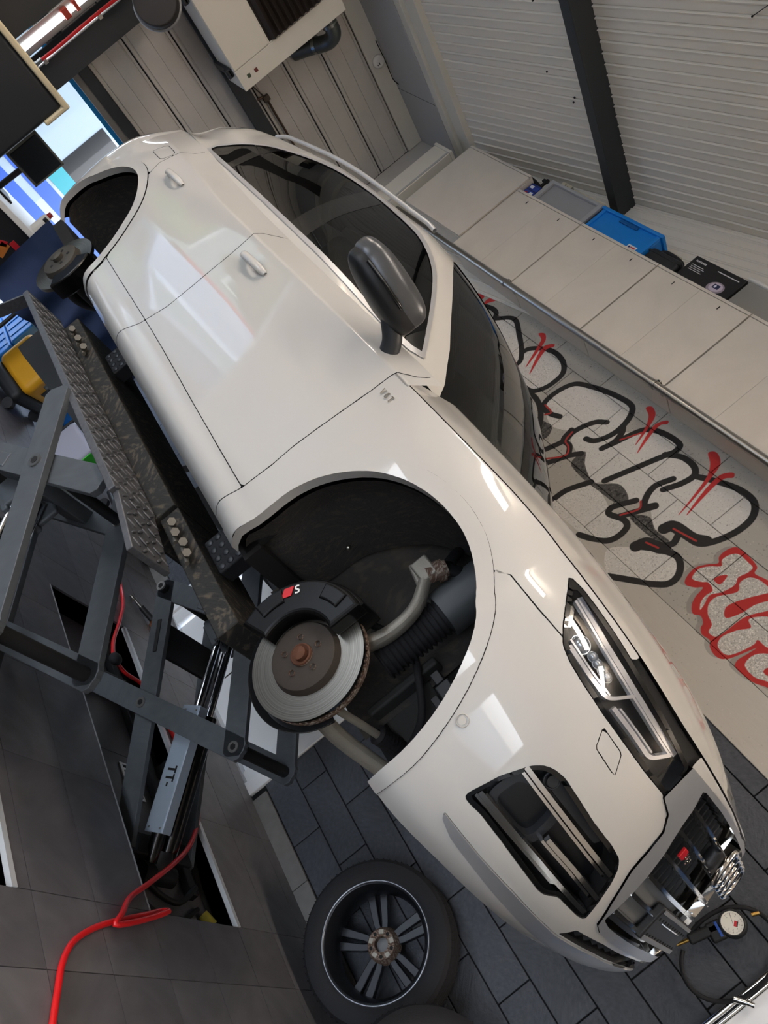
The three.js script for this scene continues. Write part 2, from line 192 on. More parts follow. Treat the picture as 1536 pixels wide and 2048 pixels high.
{ // far side wall: paver-clad base, plaster band, painted blocks
  const wall = struct('wall_left', [bx(XR - .3, -2.95, FY, 6, ZW - .2, ZW - .012), bx(-2.95, -1.22, 1.0, 6, ZW - .2, ZW - .012), bx(-1.22, XFW, FY, 6, ZW - .2, ZW - .012)], M.wallJoint);
  const RH = .19, RL = .5, y0 = FY + .108;
  for (let r = 0; r < 13; r++) {
    const ya = y0 + r * RH, yb = Math.min(ya + RH, 1.24); if (yb - ya < .03) continue;
    for (let i = -13; i < 4; i++) {
      let xa = .216 + (r % 2 ? .25 : 0) + i * RL, xb = xa + RL; if (xb < XR || xa > 1.5) continue;
      if (ya < 1.0) { if (xa >= -2.95 && xb <= -1.22) continue; if (xa < -2.95 && xb > -2.95) xb = -2.95; if (xa < -1.22 && xb > -1.22) xa = -1.22; }
      if (xb - xa < .02) continue;
      mesh('wall_slab', rbx(xa + .003, xb - .003, ya + .003, yb - .003, ZW - .02, ZW + rnd() * .002, .003, 1), M.wallTile[Math.floor(rnd() * 3)], wall);
    }
  }
  for (let i = -9; i < 4; i++) { const xa = .02 + i * .6; if (xa > -3.1 && xa < -1.4) continue; mesh('skirting_tile', rbx(xa + .002, xa + .598, FY, FY + .104, ZW - .01, ZW + .012, .002, 1), M.skirt, wall); }
  // sprayed lettering on plaster band and block courses
  const GX0 = -3.7, GX1 = 1.5, GY0 = 1.22, GY1 = 2.5, PPM = 390, W = 2028, H = 499;
  const cv = document.createElement('canvas'); cv.width = W; cv.height = H; const g = cv.getContext('2d');
  const X = p => (p[0] - GX0) * PPM, Y = p => (GY1 - p[1]) * PPM;
  const path = (p, closed) => { g.beginPath(); if (p.length < 3) { g.moveTo(X(p[0]), Y(p[0])); for (const q of p.slice(1)) g.lineTo(X(q), Y(q)); } else { const s = spline2(p, 8, closed); s.forEach((q, i) => i ? g.lineTo(X(q), Y(q)) : g.moveTo(X(q), Y(q))); } if (closed) g.closePath(); };
  g.fillStyle = '#aca89f'; g.fillRect(0, 0, W, H);
  g.fillStyle = '#bdb8af'; g.fillRect(0, (GY1 - 1.52) * PPM, W, H);
  const speck = (n, cols, x0, y0, x1, y1, s0, s1) => { for (let i = 0; i < n; i++) { g.fillStyle = cols[Math.floor(rnd() * cols.length)]; const s = lerp(s0, s1, rnd()); g.fillRect(lerp(x0, x1, rnd()), lerp(y0, y1, rnd()), s, s * (.6 + rnd() * .8)); } };
  speck(9000, ['rgba(90,88,84,.35)', 'rgba(225,222,214,.4)', 'rgba(70,68,66,.45)'], 0, 0, W, (GY1 - 1.52) * PPM, .8, 2.4);
  speck(900, ['rgba(90,88,84,.25)', 'rgba(225,222,214,.3)'], 0, (GY1 - 1.52) * PPM, W, H, .8, 2);
  g.lineCap = g.lineJoin = 'round';
  const GR = {"black":[[[-3.611,2.326],[-3.505,2.331],[-3.47,2.316]],[[-3.295,2.249],[-3.183,2.274],[-3.121,2.257],[-3.09,2.196]],[[-3.1,2.213],[-2.959,2.307],[-2.798,2.235],[-2.644,2.141],[-2.582,2.076],[-2.588,2.017]],[[-2.637,2.136],[-2.624,2.189],[-2.515,2.266],[-2.415,2.284],[-2.304,2.256],[-2.242,2.197],[-2.231,2.11],[-2.246,2.035],[-2.292,1.968],[-2.366,1.954],[-2.463,1.967]],[[-2.348,1.914],[-2.265,1.946],[-2.159,1.924],[-2.035,1.835],[-1.984,1.753]],[[-1.968,1.95],[-2.04,1.924],[-2.124,1.93],[-2.152,2.013],[-2.108,2.182],[-1.982,2.246],[-1.787,2.295],[-1.659,2.296],[-1.61,2.237],[-1.586,2.12],[-1.606,2.025],[-1.646,1.963],[-1.692,1.945]],[[-1.69,2.114],[-1.749,2.066],[-1.798,1.927],[-1.789,1.854],[-1.85,1.673]],[[-1.557,1.96],[-1.536,2.045],[-1.556,2.125],[-1.586,2.159]],[[-1.849,1.573],[-1.78,1.602],[-1.673,1.793],[-1.628,1.851]],[[-1.82,1.929],[-1.799,1.846],[-1.733,1.841],[-1.684,1.794]],[[-1.534,2.027],[-1.465,2.219],[-1.397,2.265],[-1.269,2.286],[-1.216,2.275],[-1.206,2.228],[-1.228,2.172],[-1.36,1.815]],[[-1.233,2.177],[-1.141,2.227],[-1.042,2.222],[-1.002,2.185],[-1.011,2.105],[-1.058,2.001]],[[-1.072,2.088],[-1.11,1.99],[-1.098,1.919],[-1.05,1.853],[-1.011,1.899]],[[-0.997,2.18],[-0.874,2.236],[-0.741,2.276],[-0.64,2.265],[-0.582,2.199],[-0.571,2.092],[-0.611,1.952],[-0.66,1.887],[-0.748,1.872],[-0.862,1.85]],[[-1.494,1.504],[-1.485,1.607],[-1.417,1.754]],[[-1.117,1.847],[-1.185,1.711],[-1.168,1.681],[-1.066,1.712],[-1.024,1.697],[-1.008,1.632],[-1.027,1.56],[-1.097,1.501],[-1.176,1.462]],[[-1.103,1.714],[-1.006,1.894]],[[-0.887,1.642],[-0.864,1.708],[-0.784,1.75],[-0.756,1.795],[-0.774,1.847],[-0.79,1.884]],[[-0.881,1.648],[-0.79,1.71],[-0.684,1.753],[-0.63,1.73],[-0.588,1.67],[-0.589,1.61],[-0.648,1.545],[-0.803,1.435]],[[-0.993,1.359],[-0.898,1.374],[-0.803,1.435]]],"fat":[[[-0.861,1.825],[-0.841,1.871],[-0.699,1.893],[-0.644,1.925]],[[-0.888,1.64],[-0.861,1.702],[-0.787,1.721],[-0.765,1.743]]],"redin":[[[-1.861,1.583],[-1.694,1.785],[-1.732,1.832],[-1.783,1.849],[-1.803,1.923]],[[-2.06,1.897],[-2.041,1.933],[-2.126,1.949]],[[-1.52,2.078],[-1.454,2.209]],[[-1.108,1.719],[-1.061,1.826],[-1.092,1.861]],[[-0.823,1.861],[-0.68,1.89]],[[-0.865,1.698],[-0.793,1.72]]],"silver":[[[-3.1,2.213],[-2.959,2.307],[-2.644,2.141],[-2.588,2.017],[-2.763,2.057]],[[-2.611,2.143],[-2.515,2.266],[-2.304,2.256],[-2.242,2.197],[-2.246,2.035],[-2.304,1.959],[-2.51,1.976]],[[-2.081,1.922],[-2.152,2.013],[-2.101,2.176],[-1.976,2.241],[-1.781,2.289],[-1.647,2.285],[-1.586,2.12],[-1.646,1.963],[-1.798,1.927],[-1.947,1.866]],[[-1.783,1.899],[-1.737,2.056],[-1.565,2.118],[-1.454,2.209],[-1.391,2.26],[-1.22,2.271],[-1.228,2.172],[-1.42,1.742],[-1.54,1.81],[-1.647,1.835]],[[-1.342,1.83],[-1.228,2.172],[-1.136,2.223],[-1.032,2.213],[-1.0,2.168],[-0.869,2.231],[-0.737,2.271],[-0.631,2.256],[-0.581,2.184],[-0.616,1.956],[-0.669,1.896],[-0.839,1.872],[-0.89,1.789],[-1.048,1.874],[-1.178,1.81],[-1.249,1.857]],[[-1.482,1.495],[-1.411,1.75],[-1.263,1.732],[-1.175,1.702],[-1.038,1.702],[-1.011,1.62],[-1.097,1.501],[-1.243,1.472]],[[-0.984,1.52],[-0.895,1.625],[-0.739,1.734],[-0.671,1.748],[-0.619,1.707],[-0.594,1.614],[-0.719,1.503],[-0.86,1.413]]],"smoke":[[[-1.623,1.767],[-1.62,1.877],[-1.54,1.81],[-1.393,1.766],[-1.268,1.858],[-1.151,1.816],[-1.191,1.761],[-1.313,1.744],[-1.531,1.74]],[[-1.062,1.752],[-0.976,1.823],[-0.89,1.789],[-0.78,1.789],[-0.794,1.758],[-0.927,1.736]],[[-2.19,1.836],[-2.037,1.854],[-1.947,1.866],[-1.902,1.78],[-1.977,1.739]]],"drip":[[[-3.439,2.319],[-3.414,2.345],[-3.359,2.315],[-3.351,2.26]],[[-3.264,2.363],[-3.239,2.344],[-3.276,2.284],[-3.291,2.246],[-3.311,2.31]],[[-2.68,2.327],[-2.643,2.353],[-2.591,2.323],[-2.56,2.257],[-2.502,2.068],[-2.593,2.255],[-2.619,2.303]],[[-2.5,2.331],[-2.486,2.315],[-2.509,2.27],[-2.429,2.047],[-2.549,2.275]],[[-1.585,2.345],[-1.564,2.371],[-1.5,2.344],[-1.46,2.261],[-1.418,2.106],[-1.485,2.26],[-1.527,2.313]],[[-1.405,2.359],[-1.39,2.34],[-1.416,2.306],[-1.363,2.072],[-1.444,2.293]],[[-1.058,2.344],[-1.031,2.372],[-0.959,2.338],[-0.921,2.238],[-0.869,1.936],[-0.946,2.226],[-0.997,2.297]],[[-0.853,2.333],[-0.834,2.311],[-0.865,2.27],[-0.836,1.966],[-0.899,2.275]]],"redblob":[[-0.536,1.673],[-0.552,1.698],[-0.563,1.771],[-0.533,1.831],[-0.501,1.875],[-0.524,1.902],[-0.528,1.957],[-0.51,2.001],[-0.48,2.012],[-0.375,2.0],[-0.347,1.988],[-0.333,1.957],[-0.259,1.971],[-0.1,1.976],[0.066,1.899],[0.232,1.746],[0.319,1.627],[0.27,1.584],[0.144,1.556],[0.088,1.529],[0.025,1.517],[-0.031,1.523],[-0.046,1.552],[-0.039,1.614],[-0.034,1.666],[-0.078,1.532],[-0.098,1.501],[-0.135,1.492],[-0.179,1.506],[-0.211,1.534],[-0.26,1.528],[-0.291,1.551],[-0.3,1.574],[-0.34,1.596],[-0.373,1.577],[-0.411,1.603],[-0.436,1.65],[-0.451,1.718],[-0.478,1.69],[-0.52,1.668]],"redfill":[[[-0.527,1.716],[-0.545,1.781],[-0.517,1.83],[-0.478,1.873],[-0.501,1.9],[-0.497,1.946],[-0.47,1.981],[-0.403,1.981],[-0.362,1.973],[-0.358,1.936],[-0.371,1.882],[-0.352,1.844],[-0.366,1.764],[-0.394,1.711],[-0.373,1.651],[-0.366,1.617],[-0.396,1.652],[-0.407,1.697],[-0.405,1.741],[-0.455,1.756],[-0.477,1.737]],[[-0.361,1.672],[-0.366,1.724],[-0.315,1.826],[-0.344,1.868],[-0.335,1.919],[-0.294,1.944],[-0.236,1.947],[-0.192,1.944],[-0.209,1.919],[-0.29,1.722],[-0.25,1.676],[-0.218,1.742],[-0.205,1.827],[-0.178,1.887],[-0.149,1.925],[-0.119,1.894],[-0.14,1.848],[-0.187,1.751],[-0.206,1.568],[-0.246,1.56],[-0.267,1.601],[-0.324,1.629]],[[-0.167,1.543],[-0.185,1.586],[-0.162,1.667],[-0.13,1.725],[-0.167,1.749],[-0.117,1.825],[0.002,1.868],[0.087,1.808],[0.0,1.704],[-0.061,1.699],[-0.055,1.674],[-0.094,1.541],[-0.128,1.53]],[[-0.005,1.56],[-0.019,1.606],[-0.007,1.65],[0.022,1.682],[0.115,1.748],[0.238,1.679],[0.244,1.612],[0.123,1.577],[0.067,1.55]]],"redhole":[[[-0.451,1.793],[-0.418,1.855],[-0.406,1.789]],[[0.072,1.601],[0.078,1.638],[0.132,1.632],[0.104,1.6]]]};
  for (const p of GR.silver) { g.fillStyle = '#d3d0ca'; path(p, true); g.fill(); g.save(); path(p, true); g.clip(); const xs = p.map(X), ys = p.map(Y); speck(2600, ['rgba(238,236,230,.75)', 'rgba(120,116,110,.45)', 'rgba(205,200,192,.6)'], Math.min(...xs), Math.min(...ys), Math.max(...xs), Math.max(...ys), .7, 2); g.restore(); }
  for (const p of GR.smoke) { g.save(); path(p, true); g.fillStyle = 'rgba(52,50,48,.8)'; g.fill(); g.clip(); const xs = p.map(X), ys = p.map(Y); speck(700, ['rgba(20,19,19,.7)', 'rgba(120,117,112,.6)', 'rgba(60,58,56,.6)'], Math.min(...xs), Math.min(...ys), Math.max(...xs), Math.max(...ys), 1, 4); g.restore(); }
  g.strokeStyle = '#191716'; for (const p of GR.black) { g.lineWidth = 15; path(p); g.stroke(); } for (const p of GR.fat) { g.lineWidth = 26; path(p); g.stroke(); }
  g.strokeStyle = '#a82a24'; for (const p of GR.redin) { g.lineWidth = 5; path(p); g.stroke(); }
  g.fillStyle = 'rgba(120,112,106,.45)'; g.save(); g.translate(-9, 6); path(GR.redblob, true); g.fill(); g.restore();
  g.fillStyle = '#b3221f'; path(GR.redblob, true); g.fill();
  for (const p of GR.redfill) { g.fillStyle = '#bdb9b1'; path(p, true); g.fill(); g.save(); path(p, true); g.clip(); const xs = p.map(X), ys = p.map(Y); speck(3000, ['rgba(240,238,230,.8)', 'rgba(118,112,104,.5)', 'rgba(190,185,175,.6)'], Math.min(...xs), Math.min(...ys), Math.max(...xs), Math.max(...ys), .8, 2.2); g.restore(); }
  g.fillStyle = '#b3221f'; for (const p of GR.redhole) { path(p, true); g.fill(); }
  g.fillStyle = '#bf2b29'; for (const p of GR.drip) { path(p, true); g.fill(); }
  const ct = new THREE.CanvasTexture(cv); ct.colorSpace = THREE.SRGBColorSpace;
  const mb = std(0xffffff, .7, 0, { map: ct, bumpMap: grainBump, bumpScale: .0012 });
  const uvw = q => { const p = q.attributes.position, u = q.attributes.uv; for (let i = 0; i < p.count; i++) u.setXY(i, (p.getX(i) - GX0) / (GX1 - GX0), (p.getY(i) - GY0) / (GY1 - GY0)); return q; };
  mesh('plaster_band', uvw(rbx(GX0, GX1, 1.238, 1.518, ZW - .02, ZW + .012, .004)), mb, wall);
  const BH = .245, BL = .5;
  for (let r = 0; r < 4; r++) for (let i = 0; i < 12; i++) {
    const xa = Math.max(GX0, GX0 - (r % 2 ? .25 : 0) + i * BL), xb = Math.min(GX1, GX0 - (r % 2 ? .25 : 0) + (i + 1) * BL); if (xb - xa < .05) continue;
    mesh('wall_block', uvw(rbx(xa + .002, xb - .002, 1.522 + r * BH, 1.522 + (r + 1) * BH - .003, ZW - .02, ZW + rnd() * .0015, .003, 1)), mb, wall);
  }
  mesh('wall_coping', bx(XR, GX1, 2.50, 4.6, ZW - .02, ZW - .005), M.panel, wall);
  mesh('wall_blocks_far', bx(XR, GX0, 1.24, 2.5, ZW - .02, ZW), M.trimGrey, wall);
}
{ // white door leaf with its frame, in the far wall
  const d = struct('door_1', bx(-2.72, -1.40, FY + .01, .97, ZW - .10, ZW - .05), M.whiteGloss);
  mesh('door_frame', [rbx(-2.95, -2.84, FY, 1.0, ZW - .1, ZW + .015), rbx(-1.31, -1.22, FY, 1.0, ZW - .1, ZW + .018), rbx(-2.95, -1.22, .93, 1.0, ZW - .1, ZW + .015)], M.whiteGloss, d);
  mesh('door_trim', [rbx(-2.84, -2.74, FY, .95, ZW - .1, ZW - .01), rbx(-1.39, -1.32, FY, .95, ZW - .1, ZW - .005)], M.whiteGloss, d);
  mesh('door_panel_joint', bx(-2.1, -2.09, FY + .02, .95, ZW - .052, ZW - .048), M.cabGap, d);
  mesh('door_threshold', bx(-2.9, -1.25, FY - .01, FY + .012, ZW - .1, ZW + .01), M.alu, d);
}
{ // rear wall of ribbed panels, with a lintel over the opening to the yard and a gate further along
  const t = .12, zl = ZW - .2;
  const back = struct('wall_rear', [bx(XR - t, XR - .03, 1.02, 7, zl, ZB), bx(XR - t, XR - .03, FY, 1.02, zl, -1.25), bx(XR - t, XR - .03, FY, 1.02, 1.5, 2.2), bx(XR - t, XR - .03, FY, 1.02, 3.9, ZB)], M.panel);
  const MOD = .334;
  for (let k = 0; k < 6; k++) {
    const y0 = 1.045 + k * MOD, pts = [];
    const P = [[.006, .018], [.006, .006], [.010, .002], [.026, .002], [.030, .010], [.038, .010], [.042, 0], [.163, 0], [.165, .006], [.170, .006], [.172, 0], [.292, 0], [.296, .010], [.304, .010], [.308, .002], [.324, .002], [.328, .006], [.328, .018]];
    for (const [a, b] of P) pts.push([a, -b]); pts.push([.328, -.03], [.006, -.03]);
    const q = frame(extr(pts, ZB - ZW), V3(XR, y0, ZB), V3(0, 1, 0), V3(1, 0, 0), V3(0, 0, -1));
    mesh('wall_panel', q, M.panel, back);
  }
  mesh('groove_backing', bx(XR - .03, XR - .0185, 1.02, 3.4, ZW, ZB), M.gap, back);
  mesh('lintel', [bx(XR - .05, XR + .03, .96, 1.045, ZW, ZB)], M.beam, back);
  mesh('lintel_soffit', [bx(XR - .12, XR + .012, .905, .96, -1.25, 1.5)], std(0x77736c, .6), back);
  mesh('opening_head', [bx(XR - .12, XR - .09, .868, .905, -1.25, 1.5)], std(0x1b9ad6, .4), back);
  mesh('head_strip', bx(XR - .02, XR + .012, 3.052, 3.21, ZW, ZB), M.cream, back);
}
{ // sloping roof of ribbed steel sheet, a dark cross beam, a soffit and edge gutter at its low end
  const sl = .17, th = Math.atan(sl), xa = -4.72, yA = 3.29, len = (XFW - xa + .2) / Math.cos(th), ex = V3(Math.cos(th), Math.sin(th), 0), ey = V3(-Math.sin(th), Math.cos(th), 0);
  const roof = struct('ceiling', (() => { const g = bx(0, len * 1.02, .06, .26, ZW - .2, ZB); g.rotateZ(th); g.translate(xa, yA, 0); return [g, bx(XR - .12, xa + .1, 3.42, 3.7, ZW - .2, ZB)]; })(), M.ceil);
  const RP = .0755, ribs = n => { const pts = []; for (let i = 0; i < n; i++) { const o = i * RP; pts.push([o, 0], [o + .046, 0], [o + .050, .007], [o + .055, .007], [o + .060, -.007], [o + .066, -.007], [o + .071, 0]); } pts.push([n * RP - .001, 0], [n * RP - .001, .05], [0, .05]); return pts; };
  for (let s = 0; s < 8; s++) mesh('roof_sheet', frame(extr(ribs(14), len), V3(xa, yA, ZW + (s + 1) * 14 * RP), V3(0, 0, -1), ey, ex), M.ceil, roof);   // each sheet is 14 ribs wide
  mesh('soffit', bx(XR - .02, -5.03, 3.21, 3.42, ZW, ZB), M.trimGrey, roof); mesh('soffit_joint', [bx(XR, -5.03, 3.2095, 3.211, -1.02, -1.015)], M.cabGap, roof);
  mesh('edge_gutter', [rbx(-5.03, -4.93, 3.215, 3.40, ZW, ZB), rbx(-4.93, -4.80, 3.25, 3.40, ZW, ZB), rbx(-4.80, -4.72, 3.235, 3.40, ZW, ZB)], M.cream, roof);
  for (const [x, z] of [[-3.55, -.05], [-3.6, -.55], [-3.4, -.72], [-3.42, -.76]]) mesh('screw', cyl(V3(x, yA + sl * (x - xa) - .006, z), V3(x, yA + sl * (x - xa) + .01, z), .007), M.gap, roof);
  struct('trim_2', frame(extr(ribs(16), len), V3(xa, yA + .02, ZW + .012), ey.clone().negate(), V3(0, 0, 1).negate(), ex), M.ceil);
  const b = struct('trim_1', [rbx(-3.145, -3.06, 3.42, 3.60, ZW, ZB, .004), rbx(-3.15, -3.055, 3.415, 3.428, ZW, ZB, .003)], M.beam);
  // the other two walls, out of view: light panels, with a gate to the yard in the side wall
  struct('wall_right', [bx(XR - .3, -4.8, FY, 7, ZB, ZB + .2), bx(-1.1, .75, FY, 7, ZB, ZB + .2), bx(-4.8, -1.1, 1.15, 7, ZB, ZB + .2), bx(.75, 4.9, 1.02, 7, ZB, ZB + .2), bx(4.9, XFW + .3, FY, 7, ZB, ZB + .2)], M.panel);
  struct('wall_front', [bx(XFW, XFW + .2, FY, 7, ZW - .2, ZB + .2)], M.panel);
}

// ---------------------------------------------------------------- the car: one lofted skin, cut into panels
// A wrap surface is a stack of levels; each level is a plan outline: straight side, rounded at nose and tail.
// chart: s = x along the side, then on round the nose (s > SF) and the tail (s < SR); y = height
const SF = 0.25, SR = -3.25, SW = 1.25;
function wrap(levels, SFx = () => SF) {
  const n = levels.length;
  const raw = (i, s) => {
    const L = levels[i], y = L.y(s), cl = clamp(s, SR, SF);
    const dx = L.dx ?? 0;
    if (s > SF) { const t = (s - SF) / SW * Math.PI / 2, e = 2 / (L.n ?? 2.5), x0 = SF + dx, a = L.xf - x0; return [x0 + a * Math.pow(Math.sin(t), e), y, L.z(SF) * Math.pow(Math.max(Math.cos(t), 0), e)]; }
    if (s < SR) { const t = (SR - s) / SW * Math.PI / 2, e = 2 / 2.6, a = SR - L.xr; return [SR - a * Math.pow(Math.sin(t), e), y, L.z(SR) * Math.pow(Math.max(Math.cos(t), 0), e)]; }
    return [lerp(SR, SF, (s - SR) / (SF - SR)) + dx * (s - SR) / (SF - SR), y, L.z(s)];
  };
  const at = (s, v) => {   // v runs over the levels
    const i = clamp(Math.floor(v), 0, n - 2), t = v - i, p = [raw(Math.max(i - 1, 0), s), raw(i, s), raw(i + 1, s), raw(Math.min(i + 2, n - 1), s)];
    const out = [0, 0, 0];
    const h = [0, 1, 2].map(k => Math.hypot(...[0, 1, 2].map(c => p[k + 1][c] - p[k][c])) + 1e-9);
    for (let c = 0; c < 3; c++) {
      const d = p[2][c] - p[1][c];
      const m = (j, a, b, ha, hb) => levels[j].crease || j === 0 || j === n - 1 ? null : (a / ha * hb + b / hb * ha) / (ha + hb);
      let m0 = m(i, p[1][c] - p[0][c], d, h[0], h[1]), m1 = m(i + 1, d, p[3][c] - p[2][c], h[1], h[2]);
      const f = d / h[1]; if (m0 === null && m1 === null) m0 = m1 = f; else if (m0 === null) m0 = (3 * f - m1) / 2; else if (m1 === null) m1 = (3 * f - m0) / 2;
      const t2 = t * t, t3 = t2 * t;
      out[c] = (2 * t3 - 3 * t2 + 1) * p[1][c] + (t3 - 2 * t2 + t) * h[1] * m0 + (3 * t2 - 2 * t3) * p[2][c] + (t3 - t2) * h[1] * m1;
    }
    return out;
  };
  const S = { at, n };
  S.find = (s, y) => { let a = 0, b = n - 1; for (let k = 0; k < 26; k++) { const m = (a + b) / 2; at(s, m)[1] < y ? a = m : b = m; } return (a + b) / 2; };
  S.nrm = (s, v) => { const e = .004, a = at(s - e, v), b = at(s + e, v), v0 = Math.max(v - .03, 0), v1 = Math.min(v + .03, n - 1), c = at(s, v0), d = at(s, v1); return V3(b[0] - a[0], b[1] - a[1], b[2] - a[2]).cross(V3(d[0] - c[0], d[1] - c[1], d[2] - c[2])).normalize(); };
  S.chart = (s, v, x) => s <= SR ? s : s <= SF ? x : at(SF, v)[0] + s - SF;
  S.un = (c, y) => { let s = c, v = 0; for (let k = 0; k < 4; k++) { v = S.find(s, y); const x0 = at(SF, v)[0]; s = c <= SR ? c : c <= x0 ? SR + (c - SR) / (x0 - SR) * (SF - SR) : SF + c - x0; } return [s, v]; };
  S.p = (c, y, off = 0) => { const [s, v] = S.un(c, y), q = V3(...at(s, v)); if (off) q.addScaledVector(S.nrm(s, v), off); return q; };
  S.n3 = (c, y) => S.nrm(...S.un(c, y));
  S.grid = (s0, s1, ds, v0 = 0, v1 = n - 1, per = 10) => {   // master mesh with its chart
    const nu = Math.ceil((s1 - s0) / ds), nv = Math.round((v1 - v0) * per), P = [], N = [], C = [], I = [];
    for (let j = 0; j <= nv; j++) for (let i = 0; i <= nu; i++) {
      const s = s0 + (s1 - s0) * i / nu, v = v0 + (v1 - v0) * j / nv, q = at(s, v), m = S.nrm(s, v);
      P.push(q); N.push([m.x, m.y, m.z]); C.push([S.chart(s, v, q[0]), q[1]]);
    }
    for (let j = 0; j < nv; j++) for (let i = 0; i < nu; i++) { const a = j * (nu + 1) + i, b = a + 1, c = a + nu + 1, d = c + 1; I.push([a, b, d], [a, d, c]); }
    return { P, N, C, I };
  };
  return S;
}
// signed distance to a polygon, positive inside
function sdf(poly) {
  const n = poly.length; let x0 = 1e9, x1 = -1e9, y0 = 1e9, y1 = -1e9; for (const [x, y] of poly) { x0 = Math.min(x0, x); x1 = Math.max(x1, x); y0 = Math.min(y0, y); y1 = Math.max(y1, y); }
  return (x, y) => {
    const bd = Math.max(x0 - x, x - x1, y0 - y, y - y1); if (bd > .15) return -bd;
    let d = 1e9, ins = false;
    for (let i = 0, j = n - 1; i < n; j = i++) {
      const ax = poly[j][0], ay = poly[j][1], bx_ = poly[i][0], by = poly[i][1], ex = bx_ - ax, ey = by - ay, t = clamp(((x - ax) * ex + (y - ay) * ey) / (ex * ex + ey * ey + 1e-12), 0, 1);
      d = Math.min(d, Math.hypot(x - ax - ex * t, y - ay - ey * t));
      if ((ay > y) !== (by > y) && x < (bx_ - ax) * (y - ay) / (by - ay) + ax) ins = !ins;
    }
    return ins ? d : -d;
  };
}
function cut(M, f, off0 = 0, mirror = false) {   // keep f(s, y) > 0; the edge follows f = 0 exactly
  const G = M.C.map(c => f(c[0], c[1])), pos = [], nor = [], uv = [], idx = [], map = new Map();
  const put = (key, p, n, c) => { if (map.has(key)) return map.get(key); const k = pos.length / 3, off = typeof off0 === 'function' ? off0(c[0], c[1]) : off0; pos.push(p[0] + n[0] * off, p[1] + n[1] * off, (p[2] + n[2] * off) * (mirror ? -1 : 1)); nor.push(n[0], n[1], n[2] * (mirror ? -1 : 1)); uv.push(c[0], c[1]); map.set(key, k); return k; };
  const corner = i => put(i, M.P[i], M.N[i], M.C[i]);
  const edge = (a, b) => {
    if (a > b) [a, b] = [b, a];
    let lo = 0, hi = 1, ga = G[a]; let t = G[a] / (G[a] - G[b]);
    for (let k = 0; k < 5; k++) { const c = [lerp(M.C[a][0], M.C[b][0], t), lerp(M.C[a][1], M.C[b][1], t)], g = f(c[0], c[1]); if ((g > 0) === (ga > 0)) lo = t; else hi = t; t = (lo + hi) / 2; }
    const mx = (A, B) => A.map((v, k) => lerp(v, B[k], t)); return put(a * 1e6 + b, mx(M.P[a], M.P[b]), mx(M.N[a], M.N[b]), mx(M.C[a], M.C[b]));
  };
  const tri = (a, b, c) => mirror ? idx.push(a, c, b) : idx.push(a, b, c);
  for (const [a, b, c] of M.I) {
    const k = (G[a] > 0) + (G[b] > 0) + (G[c] > 0);
    if (k === 0) continue;
    if (k === 3) { tri(corner(a), corner(b), corner(c)); continue; }
    let r = [a, b, c]; while (!((G[r[0]] > 0) === (k === 1) && (G[r[1]] > 0) !== (k === 1) && (G[r[2]] > 0) !== (k === 1))) r = [r[1], r[2], r[0]];
    const e1 = edge(r[0], r[1]), e2 = edge(r[0], r[2]);
    if (k === 1) tri(corner(r[0]), e1, e2); else { tri(e1, corner(r[1]), corner(r[2])); tri(e1, corner(r[2]), e2); }
  }
  const g = new THREE.BufferGeometry(); g.setAttribute('position', new THREE.Float32BufferAttribute(pos, 3)); g.setAttribute('normal', new THREE.Float32BufferAttribute(nor, 3)); g.setAttribute('uv', new THREE.Float32BufferAttribute(uv, 2)); g.setIndex(idx); return g;
}
const k0 = v => () => v;
const belt = lut([[-3.5, 1.10], [-3.1, 1.125], [-2.73, 1.115], [-2.3, 1.08], [-1.9, 1.062], [-1.4, 1.05], [-.9, 1.045], [-.5, 1.04], [0, 1.03], [1.5, 1.03]]);
